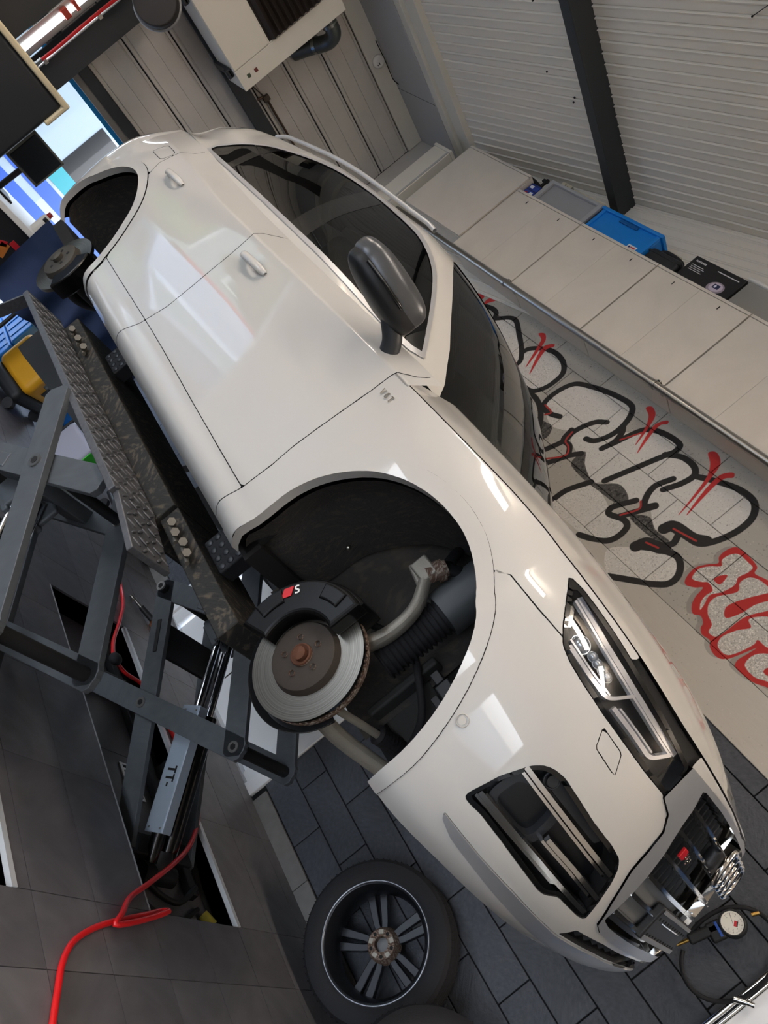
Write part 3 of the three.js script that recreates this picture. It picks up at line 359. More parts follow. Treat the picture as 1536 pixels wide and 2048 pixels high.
// lower body, sill to shoulder line
const BODY = wrap([
  { y: lut([[-3.6, .33], [-3.2, .27], [-2.5, .225], [-.45, .235], [.1, .235], [.45, .235], [.8, .255], [1.5, .27]]), z: lut([[-3.3, .82], [-2.4, .84], [-.5, .84], [.25, .84]]), xf: .78, xr: -3.66, n: 2.4 },
  { y: lut([[-3.6, .40], [-3.2, .33], [-2.5, .275], [-.45, .285], [.1, .285], [.45, .285], [.8, .31], [1.5, .325]]), z: lut([[-3.3, .88], [-2.4, .908], [-1.4, .905], [-.5, .908], [.25, .885]]), xf: .845, xr: -3.72, n: 2.45 },
  { y: lut([[-3.6, .50], [-3.2, .43], [-2.5, .385], [-.45, .365], [.1, .355], [.5, .355], [.9, .37], [1.5, .375]]), z: lut([[-3.3, .90], [-2.4, .922], [-1.4, .915], [-.5, .922], [.25, .905]]), xf: .875, xr: -3.75, n: 2.5 },
  { y: lut([[-3.6, .58], [-3.2, .52], [-2.5, .475], [-.45, .455], [.1, .445], [.5, .44], [1.5, .44]]), z: lut([[-3.3, .91], [-2.4, .928], [-1.4, .921], [-.5, .930], [.25, .915]]), xf: .885, xr: -3.77, n: 2.55 },
  { y: lut([[-3.6, .74], [-2.5, .70], [-.45, .685], [.25, .66], [.7, .62], [1.5, .60]]), z: lut([[-3.3, .915], [-2.8, .94], [-2.2, .940], [-1.4, .934], [-.5, .942], [.25, .915]]), xf: .872, xr: -3.75, n: 2.6 },
  { y: lut([[-3.6, .90], [-2.8, .885], [-2.0, .865], [-.45, .865], [.25, .82], [.7, .765], [1.5, .745]]), z: lut([[-3.3, .895], [-2.8, .935], [-2.2, .942], [-1.4, .940], [-.5, .940], [-.1, .925], [.25, .875]]), xf: .845, xr: -3.70, n: 2.6 },
  { y: lut([[-3.6, .995], [-3.1, 1.0], [-2.75, .995], [-2.4, .975], [-2.0, .955], [-1.4, .955], [-.55, .955], [0, .955], [.15, .950], [.35, .928], [.6, .905], [.9, .880], [1.5, .862]]), z: lut([[-3.3, .855], [-2.8, .925], [-2.2, .945], [-1.4, .947], [-.6, .940], [-.2, .905], [.05, .865], [.25, .815]]), xf: .815, xr: -3.60, n: 2.6, crease: 1 },
  { y: s => belt(s) - .003, z: lut([[-3.3, .80], [-2.8, .862], [-2.2, .873], [-1.4, .873], [-.6, .862], [-.2, .84], [.25, .74]]), xf: .55, xr: -3.50, n: 2.4 },
]);
// shoulder to window line, then glass and pillars up to the roof
const lv = (dy, z, xf, xr, dx, o = {}) => ({ y: typeof dy === 'function' ? dy : s => dy, z, xf, xr, dx, n: 2.2, ...o });
const TOP = wrap([
  { y: s => belt(s) - .005, z: lut([[-3.3, .80], [-2.8, .862], [-2.2, .873], [-1.4, .873], [-.6, .862], [-.2, .85], [.25, .80]]), xf: -.30, xr: -3.50, dx: -1.03, n: 2.2, crease: 1, dxSide: 1 },
  lv(1.17, lut([[-3.3, .74], [-2.7, .815], [-2.2, .835], [-1.4, .838], [-.6, .828], [.25, .775]]), -.50, -3.44, -1.23),
  lv(1.30, lut([[-3.3, .685], [-2.7, .765], [-2.2, .783], [-1.4, .786], [-.8, .775], [.25, .73]]), -.69, -3.34, -1.42),
  lv(s => 1.415 - .045 * (1 - sstep(-3.5, -.6, s)), lut([[-3.3, .64], [-2.7, .705], [-2.2, .722], [-1.4, .726], [-.9, .716], [.25, .675]]), -.875, -3.24, -1.60),
  lv(s => 1.49 - .07 * (1 - sstep(-3.5, -.6, s)), lut([[-3.3, .60], [-2.7, .655], [-2.2, .672], [-1.4, .676], [-.9, .666], [.25, .63]]), -1.02, -3.20, -1.73),
  lv(s => 1.535 - .085 * (1 - sstep(-3.5, -.6, s)), lut([[-3.3, .56], [-2.7, .605], [-1.4, .622], [.25, .57]]), -1.17, -3.22, -1.84, { crease: 1 }),
  lv(s => 1.575 - .09 * (1 - sstep(-3.5, -.6, s)), lut([[-3.3, .44], [-1.4, .48], [.25, .42]]), -1.34, -3.10, -1.98),
  lv(s => 1.60 - .09 * (1 - sstep(-3.5, -.6, s)), lut([[-3.3, .2], [-1.4, .22], [.25, .2]]), -1.55, -2.9, -2.1),
  lv(s => 1.605 - .09 * (1 - sstep(-3.5, -.6, s)), k0(.002), -1.7, -2.8, -2.2),
]);
const car = thing('car', 'white SUV raised on the scissor lift with its wheels taken off', 'car');
{
  const G0 = BODY.grid(SR - SW, SF + SW, .016, 0, 7, 12), T0 = TOP.grid(SR - SW, SF + SW, .02, 0, 8, 9);
  const and = (...f) => (s, y) => { let m = 1e9; for (const q of f) { m = Math.min(m, q(s, y)); if (m < -.2) break; } return m; };
  const inn = (p, g = .0022) => { const d = sdf(p); return (s, y) => d(s, y) - g; }, out = (p, g = .0022) => { const d = sdf(p); return (s, y) => -d(s, y) - g; };
  const above = (f, g = .0022) => (s, y) => y - f(s) - g, below = (f, g = .0022) => (s, y) => f(s) - y - g;
  const both = (name, grid, f, m, off = 0) => { const a = mesh(name, cut(grid, f, off), m, car), b = mesh(name, cut(grid, f, off, true), m, car); return [a, b]; };
  // ---- outlines in chart coordinates
  const archLine = spline2([[-.49, .225], [-.44, .35], [-.421, .49], [-.375, .592], [-.279, .698], [-.18, .755], [-.083, .783], [.008, .790], [.089, .780], [.168, .749], [.236, .706], [.284, .655], [.322, .597], [.359, .522], [.388, .435], [.405, .349], [.412, .22]], 4);
  const ARCH = [[-.50, .1], ...archLine, [.412, .1]];
  const ringLine = spline2([[-.575, .20], [-.545, .33], [-.505, .48], [-.441, .609], [-.347, .717], [-.248, .786], [-.108, .832], [.004, .842], [.110, .824], [.199, .782], [.262, .735], [.333, .651], [.389, .554], [.429, .448], [.453, .355], [.462, .2]], 4);
  const RING = [[-.59, .08], ...ringLine, [.463, .08]];
  const rArchLine = spline2([[-3.42, .30], [-3.385, .40], [-3.30, .53], [-3.20, .64], [-3.08, .725], [-2.95, .768], [-2.83, .768], [-2.73, .735], [-2.645, .69], [-2.58, .636], [-2.524, .556], [-2.48, .479], [-2.452, .405], [-2.43, .33], [-2.415, .22]], 4);
  const RARCH = [[-3.45, .05], ...rArchLine, [-2.41, .05]];
  const rRingLine = rArchLine.map(([x, y]) => { const dx = x + 2.87, dy = y - .33, l = Math.hypot(dx, dy); return [x + dx / l * .055, y + dy / l * .055]; });
  const RRING = [[-3.53, .05], ...rRingLine, [-2.35, .05]];
  const aGap = [[-.63, .1], [-.625, .255], [-.580, .372], [-.562, .492], [-.560, .567], [-.541, .725], [-.528, .859], [-.526, .935], [-.52, .958], [-.49, .995], [-.483, 1.03], [-.483, 1.3]];
  const bGap = [[-1.87, .1], [-1.85, .232], [-1.75, .380], [-1.70, .510], [-1.684, .643], [-1.676, .830], [-1.672, .93], [-1.668, .985], [-1.60, 1.05], [-1.58, 1.09], [-1.57, 1.3]];
  const cGap = [[-2.33, .1], [-2.36, .30], [-2.385, .41], [-2.46, .52], [-2.54, .63], [-2.64, .725], [-2.76, .80], [-2.80, .89], [-2.76, .985], [-2.70, 1.05], [-2.68, 1.3]];
  const FDOOR = [...aGap, ...[...bGap].reverse()], RDOOR = [...bGap, ...[...cGap].reverse()];
  const db = lut([[-2.5, .415], [-2.38, .410], [-1.67, .402], [-1.0, .382], [-.5, .372], [-.4, .372]]);
  const LAMP = roundPoly([[.292, .909], [.345, .862], [.396, .818], [.443, .786], [.491, .773], [.558, .764], [.665, .755], [.771, .750], [.885, .746], [.999, .747], [1.0, .80], [.993, .833], [.806, .858], [.660, .874], [.535, .890], [.416, .903], [.342, .910]], .01, 3);
  const GRO = [[.996, .742], [1.0, .838], [1.25, .850], [1.52, .852], [1.52, .424], [1.403, .426], [1.212, .426], [1.173, .438], [1.136, .50], [1.103, .579], [1.097, .642], [1.090, .692], [1.055, .726]];
  const GRI = roundPoly([[1.100, .828], [1.121, .78], [1.133, .724], [1.155, .661], [1.167, .601], [1.170, .551], [1.168, .458], [1.211, .451], [1.479, .456], [1.53, .456], [1.53, .837], [1.25, .834]], .008, 3);
  const INT = roundPoly([[.594, .409], [.594, .425], [.610, .496], [.644, .562], [.668, .585], [.697, .597], [.736, .602], [.805, .596], [.896, .588], [.984, .585], [1.037, .579], [1.064, .562], [1.083, .530], [1.103, .480], [1.126, .425], [1.10, .419], [.994, .419], [.963, .399], [.937, .396], [.848, .402], [.752, .408], [.659, .410], [.608, .404]], .01, 3);
  const LIP = [[.60, .350], [.763, .349], [.9, .351], [1.094, .348], [1.128, .348], [1.304, .366], [1.52, .374], [1.52, .315], [1.366, .308], [1.159, .302], [.875, .315], [.669, .325], [.612, .338]];
  const LOWI = [[1.128, .354], [1.146, .393], [1.28, .408], [1.446, .413], [1.52, .415], [1.52, .380], [1.304, .372]];
  const WASH = roundPoly([[.696, .736], [.793, .730], [.830, .686], [.727, .694]], .008, 3);
  const FUEL = roundPoly([[-3.0, .905], [-2.82, .903], [-2.775, .978], [-2.95, .984]], .03, 4);
  const hEl = (cx, cy, rx, ry, n = 26) => [...Array(n)].map((_, i) => { const a = i / n * 6.2832, c = Math.cos(a), s = Math.sin(a); return [cx + rx * Math.sign(c) * Math.pow(Math.abs(c), .75), cy + ry * Math.sign(s) * Math.pow(Math.abs(s), .75)]; });
  const HND = [[-1.50, .868], [-2.525, .882]].map(([x, y]) => [x, y, hEl(x + .012, y - .004, .066, .047)]);
  const bumpLine = [[.199, .782], [.236, .802], [.324, .797], [.43, .797], [.5, .80], [1.0, .80], [1.0, .95], [1.6, .95], [1.6, .05], [.35, .05], [.15, .70]];
  const hoodY = s => BODY.at(s, 6)[1];
  both('cowl_corner', G0, and(inn([[-.56, .93], [-.45, .93], [-.43, 1.08], [-.56, 1.08]], 0), out([...aGap, [-1.5, 1.3], [-1.5, .1]]), (s, y) => y - hoodY(s) + .01), M.paint);
  // ---- painted panels, right and left
  const fA = sdf(FDOOR), dB = 1.5;
  const nh = HND.map(h => out(h[2], 0));
  const doorF = both('front_door', G0, and(inn(FDOOR), above(db, .0016), nh[0]), M.paint), doorR = both('rear_door', G0, and(inn(RDOOR), above(db, .0016), out(RRING), nh[1]), M.paint);
  both('door_trim', G0, and(inn(FDOOR), below(db, .0016), out(RING)), M.paint); both('door_trim', G0, and(inn(RDOOR), below(db, .0016), out(RRING)), M.paint);
  const fenderPoly = [...aGap.slice(0, 9), [-.50, 1.3], [.6, 1.3], [.6, .797], [.43, .797], [.324, .797], [.236, .802], [.15, .70], [.2, .05]];
  both('front_fender', G0, and(inn(fenderPoly, .0018), out(RING, .0006), out(LAMP), below(hoodY, .0025)), M.paint);
  both('arch_trim', G0, and(inn(RING, .0006), out(ARCH, 0)), M.paint, .003); both('arch_trim', G0, and(inn(RRING, .0006), out(RARCH, 0)), M.paint, .004);
  const rearPoly = [...cGap, [-6, 1.3], [-6, .05]], RB = [[-3.50, .05], [-3.50, .60], [-3.42, .70], [-6, .70], [-6, .05]];
  both('rear_fender', G0, and(inn(rearPoly), out(RRING), out(FUEL, .0018), out(RB), (s, y) => Math.max(-3.42 - .3 * (y - .9) - s, Math.abs(y - .94) - .07) > 0 ? 1 : -1 && Math.max(s + 3.40, Math.abs(y - .94) - .07)), M.paint);
  both('tail_lamp', G0, (s, y) => Math.min(-3.40 - s, .07 - Math.abs(y - .94)), phy({ color: 0x8e1216, roughness: .15, clearcoat: 1 }), .001);
  both('rear_bumper', G0, and(inn(RB), out(RRING)), M.paint);
  both('fuel_flap', G0, inn(FUEL, .0018), M.paint);
  const bumper = both('front_bumper', G0, and(inn(bumpLine, .0018), out(RING, .0006), out(LAMP), out(GRO, .001), out(INT, 0), out(LOWI, 0), out(LIP, .001), out(WASH, .0012), below(s => hoodY(s) - .002)), M.paint);
  both('washer_cover', G0, inn(WASH, .0012), M.paint);
  both('gap_liner', G0, and(out(ARCH, .02), out(RARCH, .02), out(LAMP, -.004), out(INT, -.004), out(LOWI, -.004), out(GRO, .002), nh[0], nh[1], below(s => s > -.5 ? hoodY(s) + .004 : 9)), M.gap, -.010);
  // hood: cross sections at constant x, from the shut line up to the crown
  {
    const yc = lut([[-.7, 1.125], [-.3, 1.107], [0, 1.087], [.3, 1.052], [.5, 1.014], [.62, .972], [.70, .930], [.76, .893], [.815, .866]]);
    const P = [], N = 150, K = 40, I = [];
    for (let i = 0; i <= N; i++) { const s = lerp(-.515, 1.5, i / N), e = BODY.at(s, 6), s2 = Math.min(s, 1.4999); for (let k = 0; k <= 2 * K; k++) { const w = k / K - 1, z = -w * (e[2] - .003), a = Math.abs(w); const q = 1 - Math.pow(a, 2.6), c = yc(e[0]) - e[1]; const ridge = .010 * Math.exp(-(((a - .72) / .06) ** 2)) * sstep(.78, .3, e[0]); P.push(e[0] - .0, e[1] + .001 + c * q * (1 - .0 * a) + ridge * q, z); } }
    for (let i = 0; i < N; i++) for (let k = 0; k < 2 * K; k++) { const a = i * (2 * K + 1) + k, b = a + 1, c = a + 2 * K + 1, d = c + 1; I.push(a, c, b, b, c, d); }
    const g = new THREE.BufferGeometry(); g.setAttribute('position', new THREE.Float32BufferAttribute(P, 3)); g.setIndex(I); g.computeVertexNormals(); const na = g.attributes.normal; if (na.getY(K) < 0) { g.setIndex(I.map((_, i) => I[i - i % 3 + 2 - i % 3])); g.computeVertexNormals(); }
    mesh('hood', g, M.paint, car);
  }
  // ---- greenhouse
  const DLO = spline2([[-2.755, 1.118], [-2.78, 1.165], [-2.66, 1.284], [-2.553, 1.372], [-2.323, 1.447], [-2.08, 1.492], [-1.80, 1.502], [-1.578, 1.490], [-1.374, 1.468], [-1.195, 1.430], [-1.035, 1.373], [-.909, 1.304], [-.776, 1.216], [-.674, 1.137], [-.612, 1.085]], 4).concat(spline2([[-.70, 1.070], [-.818, 1.068], [-1.013, 1.072], [-1.195, 1.082], [-1.43, 1.092], [-1.708, 1.097], [-2.136, 1.106], [-2.499, 1.111], [-2.72, 1.113]], 4));
  const WSL = [[-.39, 1.02], [-.433, 1.079], [-.567, 1.186], [-.823, 1.348], [-1.0, 1.455], [-1.085, 1.512], [-1.07, 1.526], [1.4, 1.526], [1.4, 1.02]];
  const RWS = [[-5, 1.16], [-3.55, 1.17], [-3.5, 1.40], [-5, 1.42]];
  const frame = sdf(DLO);
  both('cabin_frame', T0, and(out(DLO, .004), out(WSL, .001), out(RWS, .001)), M.paint);
  both('window_trim', T0, (s, y) => { const d = frame(s, y); return Math.min(d + .008, .012 - d); }, M.satin, .004);
  const BP = [[-1.545, 1.0], [-1.57, 1.10], [-1.66, 1.30], [-1.75, 1.6], [-1.90, 1.6], [-1.80, 1.30], [-1.72, 1.10], [-1.70, 1.0]], CP = [[-2.40, 1.0], [-2.46, 1.2], [-2.55, 1.6], [-2.62, 1.6], [-2.53, 1.2], [-2.47, 1.0]], TRI = [[-.55, 1.0], [-.55, 1.13], [-.70, 1.19], [-.735, 1.15], [-.83, 1.0]];
  const frontG = phy({ color: 0x6f8077, roughness: .02, transmission: 1, thickness: 0, ior: 1.5 }), rearG = phy({ color: 0x1b1d1f, roughness: .02, transmission: 1, thickness: 0, ior: 1.5 }), wsG = phy({ color: 0x5d6763, roughness: .015, transmission: 1, thickness: 0, ior: 1.55 });
  const inner = (s, y) => frame(s, y) - .011;
  const right = p => (s, y) => { const d = sdf(p); return d; };
  const gp = [-1.545, -1.57], lineX = (a, y) => { for (let i = 0; i < a.length - 1; i++) if (y <= a[i + 1][1]) return lerp(a[i][0], a[i + 1][0], (y - a[i][1]) / (a[i + 1][1] - a[i][1])); return a[a.length - 1][0]; };
  const BL = BP.slice(0, 4), BR = [...BP.slice(4)].reverse(), CL = CP.slice(0, 3), CRr = [...CP.slice(3)].reverse();
  both('front_window', T0, and(inner, (s, y) => s - lineX(BL, y), out(TRI, 0)), frontG);
  both('rear_window', T0, and(inner, (s, y) => lineX(BR, y) - s, (s, y) => s - lineX(CL, y)), rearG);
  both('quarter_window', T0, and(inner, (s, y) => lineX(CRr, y) - s), rearG);
  both('b_pillar', T0, and(inner, inn(BP, 0)), M.blackGloss, .001); both('c_pillar', T0, and(inner, inn(CP, 0)), M.blackGloss, .001); both('mirror_sail', T0, and(inner, inn(TRI, 0)), M.blackGloss, .001);
  both('windscreen', T0, inn(WSL, .002), wsG, -.004); both('windscreen_band', T0, and(inn(WSL, .001), (s, y) => .035 - sdf(WSL)(s, y)), M.blackGloss, -.006);
  both('rear_screen', T0, inn(RWS), rearG, -.003);
  // cabin
  mesh('cabin_floor', bx(-3.3, -.7, .98, 1.0, -.78, .78), M.blackPlastic, car);
  mesh('dashboard', [rbx(-1.02, -.74, .95, 1.07, -.70, .70, .05)], M.blackPlastic, car);
  for (const z of [-.37, .37]) for (const x of [-1.75, -2.65]) { const st = mesh('seat', [rbx(x - .12, x + .05, .98, 1.30, z - .24, z + .24, .06, 4)], M.darkPlastic, car); mesh('headrest', [rbx(x - .12, x - .01, 1.27, 1.43, z - .13, z + .13, .045, 4), cyl(V3(x - .06, 1.2, z - .05), V3(x - .06, 1.34, z - .05), .006), cyl(V3(x - .06, 1.2, z + .05), V3(x - .06, 1.34, z + .05), .006)], M.darkPlastic, st); }
  mesh('roof_lining', cut(T0, (s, y) => y - 1.5, -.03), std(0x191a1b, .9), car);
  
  // roof rails
  for (const z of [1, -1]) { const pts = []; for (let x = -2.95; x <= -1.22; x += .0865) { const t = (x + 2.95) / 1.73, v = TOP.un(x, 1.5)[0]; const q = V3(...TOP.at(v, 5)); pts.push(V3(q.x, q.y + .026 * Math.min(1, sstep(0, .06, t), sstep(1, .93, t)) + .004, q.z * z)); } mesh('roof_rail', tube(pts, .011, 80, 8), M.satin, car); }
  // ---- trim on the skin
  const S = (c, y, o) => BODY.p(c, y, o);
  function band(line, w, h, off, zs = 1) {   // raised strip along a chart polyline: w wide, h proud
    const N = line.length, P = [], I = [];
    line.forEach(([c, y], i) => {
      const a = line[Math.max(i - 1, 0)], b = line[Math.min(i + 1, N - 1)], l = Math.hypot(b[0] - a[0], b[1] - a[1]), nx = -(b[1] - a[1]) / l, ny = (b[0] - a[0]) / l;
      for (const [u, o] of [[-.5, 0], [-.36, h], [.36, h], [.5, 0]]) { const q = S(Math.min(c + nx * u * w, 1.4995), y + ny * u * w, off + o); P.push(q.x, q.y, q.z * zs); }
    });
    for (let i = 0; i < N - 1; i++) for (let k = 0; k < 4; k++) { const a = i * 4 + k, b = i * 4 + (k + 1) % 4, c = a + 4, d = b + 4; zs > 0 ? I.push(a, c, b, b, c, d) : I.push(a, b, c, b, d, c); }
    I.push(0, 1, 2, 0, 2, 3); const e = (N - 1) * 4; I.push(e, e + 2, e + 1, e, e + 3, e + 2);
    const g = new THREE.BufferGeometry(); g.setAttribute('position', new THREE.Float32BufferAttribute(P, 3)); g.setIndex(I); return toCreasedNormals(g, .6);
  }
  const dense = (pts, n = 16) => { const o = []; for (let i = 0; i < pts.length - 1; i++) for (let k = 0; k < n; k++) o.push([lerp(pts[i][0], pts[i + 1][0], k / n), lerp(pts[i][1], pts[i + 1][1], k / n)]); o.push(pts[pts.length - 1]); return o; };
  function rim(line, off, depth, zs = 1, dir) {   // wall of a pocket, following an outline
    const P = [], I = []; line.forEach(([c, y], i) => { const cc = Math.min(c, 1.4995), a = S(cc, y, off), b = dir ? a.clone().add(dir(a)) : S(cc, y, off - depth); P.push(a.x, a.y, a.z * zs, b.x, b.y, b.z * zs); if (i) { const k = i * 2; I.push(k - 2, k - 1, k, k, k - 1, k + 1); } });
    const g = new THREE.BufferGeometry(); g.setAttribute('position', new THREE.Float32BufferAttribute(P, 3)); g.setIndex(I); g.computeVertexNormals(); return g;
  }
  const loop = p => dense([...p, p[0]], 3);
  const twice = (name, fn, m, parent = car) => [1, -1].map(z => mesh(name, fn(z), m, parent));
  // grille
  both('grille_frame', G0, and(inn(GRO, 0), out(GRI, 0)), M.silver, .005);
  twice('grille_surround', z => rim(loop(GRI).filter(p => p[0] < 1.5), .005, .05, z), M.chrome);
  both('grille_back', G0, inn(GRI, -.01), M.gap, -.055);
  for (const y of [.782, .725, .663, .603, .546, .489]) { const x0 = y > .72 ? 1.131 : y > .65 ? 1.158 : 1.17; twice('grille_bar', z => merge([band(dense([[x0, y], [1.5, y]], 26), .016, .012, -.012, z), band(dense([[x0, y - .004], [1.5, y - .004]], 26), .004, .016, -.009, z)]), M.chrome); }
  for (let c = 1.15; c < 1.49; c += .036) { const yy = c > 1.2 ? .60 : .62; twice('grille_slat', z => band(dense([[c, yy], [c, .83]], 8), .012, .022, -.05, z), M.blackPlastic); }
  both('grille_cover', G0, inn([[1.175, .497], [1.178, .596], [1.52, .596], [1.52, .497]], 0), M.greyPlastic, -.016);
  both('grille_cover', G0, inn([[1.176, .462], [1.176, .482], [1.52, .482], [1.52, .462]], 0), M.darkPlastic, -.02);
  { // plate carrier and badges
    const a = S(1.499, .53, .0), n = BODY.n3(1.49, .53), X = V3(0, 0, -1), Z = V3(n.x, n.y, 0).normalize(), Y = V3().crossVectors(Z, X);
    const g = merge([rbx(-.26, .26, -.050, .050, -.02, .004, .006)]); frame0(g, a, X, Y, Z); const pl = mesh('plate_carrier', g, M.blackPlastic, car);
    const slots = []; for (let i = -5; i <= 5; i++) for (const v of [-.03, .02]) slots.push(bx(i * .045 - .007, i * .045 + .007, v - .004, v + .004, .003, .0055)); const sg = merge(slots); frame0(sg, a, X, Y, Z); mesh('carrier_slot', sg, M.gap, pl).userData.kind = 'stuff';
    const fg = merge([rbx(-.25, .25, -.048, -.034, .004, .007, .001), rbx(-.25, .25, .036, .047, .004, .007, .001)]); frame0(fg, a, X, Y, Z); mesh('carrier_plate', fg, M.greyPlastic, pl);
    const b = S(1.499, .752, .022), n2 = BODY.n3(1.49, .752), Z2 = V3(n2.x, n2.y, 0).normalize(), Y2 = V3().crossVectors(Z2, X);
    const em = mesh('emblem', (() => { const gs = [-.117, -.039, .039, .117].map(u => { const t = new THREE.TorusGeometry(.049, .0085, 12, 48); t.translate(u, 0, .006); return t; }); const q = merge(gs); frame0(q, b, X, Y2, Z2); return q; })(), M.chrome, car);
    const bk = merge([rbx(-.16, .16, -.035, .035, -.05, -.01, .02, 3)]); frame0(bk, b, X, Y2, Z2); mesh('emblem_base', bk, M.darkPlastic, em);
  }
  function frame0(g, o, x, y, z) { g.applyMatrix4(new THREE.Matrix4().makeBasis(x, y, z).setPosition(o)); return g; }
  const flat = (c, y, off, zs = 1) => { const o = S(c, y, off), n = BODY.n3(c, y), t = S(c + .01, y, off).sub(o).normalize(), x = t.clone().addScaledVector(n, -t.dot(n)).normalize(), u = V3().crossVectors(n, x); return [o, x, u, n]; };
  { const [o, x, u, n] = flat(1.262, .697, -.004); const g1 = frame0(rbx(-.045, -.016, -.014, .014, 0, .008, .002), o, x, u, n); mesh('badge_tile', g1, std(0xb5121b, .3), car); }
  // air intakes at the corners
  twice('intake_rim', z => rim(loop(INT), 0, .055, z), M.blackPlastic); both('intake_back', G0, inn(INT, -.005), std(0x101216, .35), -.055);
  both('intake_edge', G0, (s, y) => { const d = sdf(INT)(s, y); return Math.min(d, .012 - d); }, M.blackGloss, -.004);
  for (const l of [[[.640, .552], [.842, .546], [1.066, .538]], [[.834, .487], [.956, .487], [1.098, .480]], [[.612, .439], [.712, .441], [.859, .441], [1.106, .436]]]) twice('intake_bar', z => merge([band(dense(l, 14), .016, .014, -.016, z), band(dense(l.map(([a, b]) => [a, b - .013]), 14), .010, .020, -.034, z)]), M.chrome);
  const DUCT = roundPoly([[.652, .455], [.657, .52], [.705, .540], [.812, .536], [.818, .455], [.79, .442], [.68, .442]], .022, 5);
  both('duct_collar', G0, (s, y) => { const d = sdf(DUCT)(s, y); return Math.min(d + .022, .004 - d); }, M.darkPlastic, -.03);
  twice('duct_wall', z => { const P = [], I = [], L = loop(DUCT); L.forEach(([c, y], i) => { const a = S(c, y, -.03), b = S(lerp(c, .76, .45), lerp(y, .49, .5), -.15); P.push(a.x, a.y, a.z * z, b.x, b.y, b.z * z); if (i) { const k = i * 2; I.push(k - 2, k - 1, k, k, k - 1, k + 1); } }); const g = new THREE.BufferGeometry(); g.setAttribute('position', new THREE.Float32BufferAttribute(P, 3)); g.setIndex(I); g.computeVertexNormals(); return g; }, std(0x2b2d31, .4));
  both('intake_flap', G0, inn([[.70, .563], [.98, .558], [.985, .578], [.72, .592]], 0), M.darkPlastic, -.028);
  for (const [c, y] of [[.727, .577]]) twice('parking_sensor', z => { const [o, x, u, n] = flat(c, y, -.024); const g = merge([cyl(V3(0, 0, 0), V3(0, 0, .008), .013), new THREE.TorusGeometry(.018, .0025, 8, 28)]); frame0(g, o, x, u, n); if (z < 0) { g.scale(1, 1, -1); } return g; }, M.darkPlastic);
  twice('parking_sensor', z => { const [o, x, u, n] = flat(.439, .505, .002); const g = merge([cyl(V3(0, 0, -.004), V3(0, 0, .0015), .0095, .0095, 24), new THREE.TorusGeometry(.0145, .0013, 6, 30)]); frame0(g, o, x, u, n); if (z < 0) g.scale(1, 1, -1); return g; }, std(0xc9c5bc, .3));
  both('lower_lip', G0, inn(LIP, 0), M.silver, .005); twice('lip_edge', z => rim(loop(LIP).filter(p => p[0] < 1.5), .005, .02, z), M.silver);
  both('lower_intake_back', G0, inn(LOWI, -.005), M.gap, -.05); twice('lower_intake_rim', z => rim(loop(LOWI).filter(p => p[0] < 1.5), 0, .05, z), M.blackPlastic);
  for (let c = 1.17; c < 1.49; c += .045) twice('lower_intake_slat', z => band(dense([[c, .352], [c + .02, .41]], 6), .010, .025, -.045, z), M.blackPlastic);
  // headlamps
  const lampIn = sdf(LAMP);
  both('headlamp_bezel', G0, (s, y) => { const d = lampIn(s, y); return Math.min(d - .0003, .011 - d); }, M.blackGloss, .0005);
  const bucket = both('headlamp_housing', G0, (s, y) => lampIn(s, y) - .009, std(0x1c1f23, .35), -.045); twice('headlamp_wall', z => rim(loop(LAMP), 0, .045, z), std(0x22252a, .35));
  const led = phy({ color: 0xd6d6da, roughness: .12, metalness: .55, clearcoat: 1 });
  for (const [l, w] of [[[[.350, .897], [.509, .868], [.678, .848], [.856, .832], [.935, .828]], .017], [[[.352, .884], [.515, .857], [.680, .837], [.86, .821], [.925, .818]], .007], [[[.452, .800], [.561, .790], [.645, .787], [.690, .840]], .014], [[[.44, .812], [.556, .800], [.640, .797]], .006], [[[.677, .785], [.778, .782], [.878, .776], [.925, .822]], .015], [[[.692, .796], [.786, .793], [.868, .789]], .006]]) bucket.forEach((b, i) => mesh('light_guide', band(roundPolyOpen(l), w, .012, -.022, i ? -1 : 1), led, b));
  function roundPolyOpen(l) { return dense(roundPoly(l, .02, 4, false), 4); }
  bucket.forEach((b, i) => { const z = i ? -1 : 1; const parts = [[.465, .832, .021], [.517, .836, .011], [.544, .833, .011], [.571, .831, .011], [.597, .829, .011]]; for (const [c, y, r] of parts) { const [o, x, u, n] = flat(c, y, -.034); const g = new THREE.SphereGeometry(r, 20, 12, 0, 6.2832, 0, 1.6); g.rotateX(Math.PI / 2); const t = new THREE.TorusGeometry(r * 1.12, r * .14, 8, 28); const q = merge([g, t]); frame0(q, o, x, u, n); if (z < 0) q.scale(1, 1, -1); mesh('projector_lens', q, phy({ color: 0x9aa2aa, roughness: .04, metalness: .5, clearcoat: 1 }), b); } });
  bucket.forEach((b, i) => mesh('reflector', band(dense([[.352, .875], [.40, .832]], 6), .03, .004, -.03, i ? -1 : 1), M.chrome, b));
  both('headlamp_cover', G0, (s, y) => lampIn(s, y) - .010, phy({ color: 0xffffff, roughness: .01, transmission: 1, thickness: 0, ior: 1.45 }), -.001);
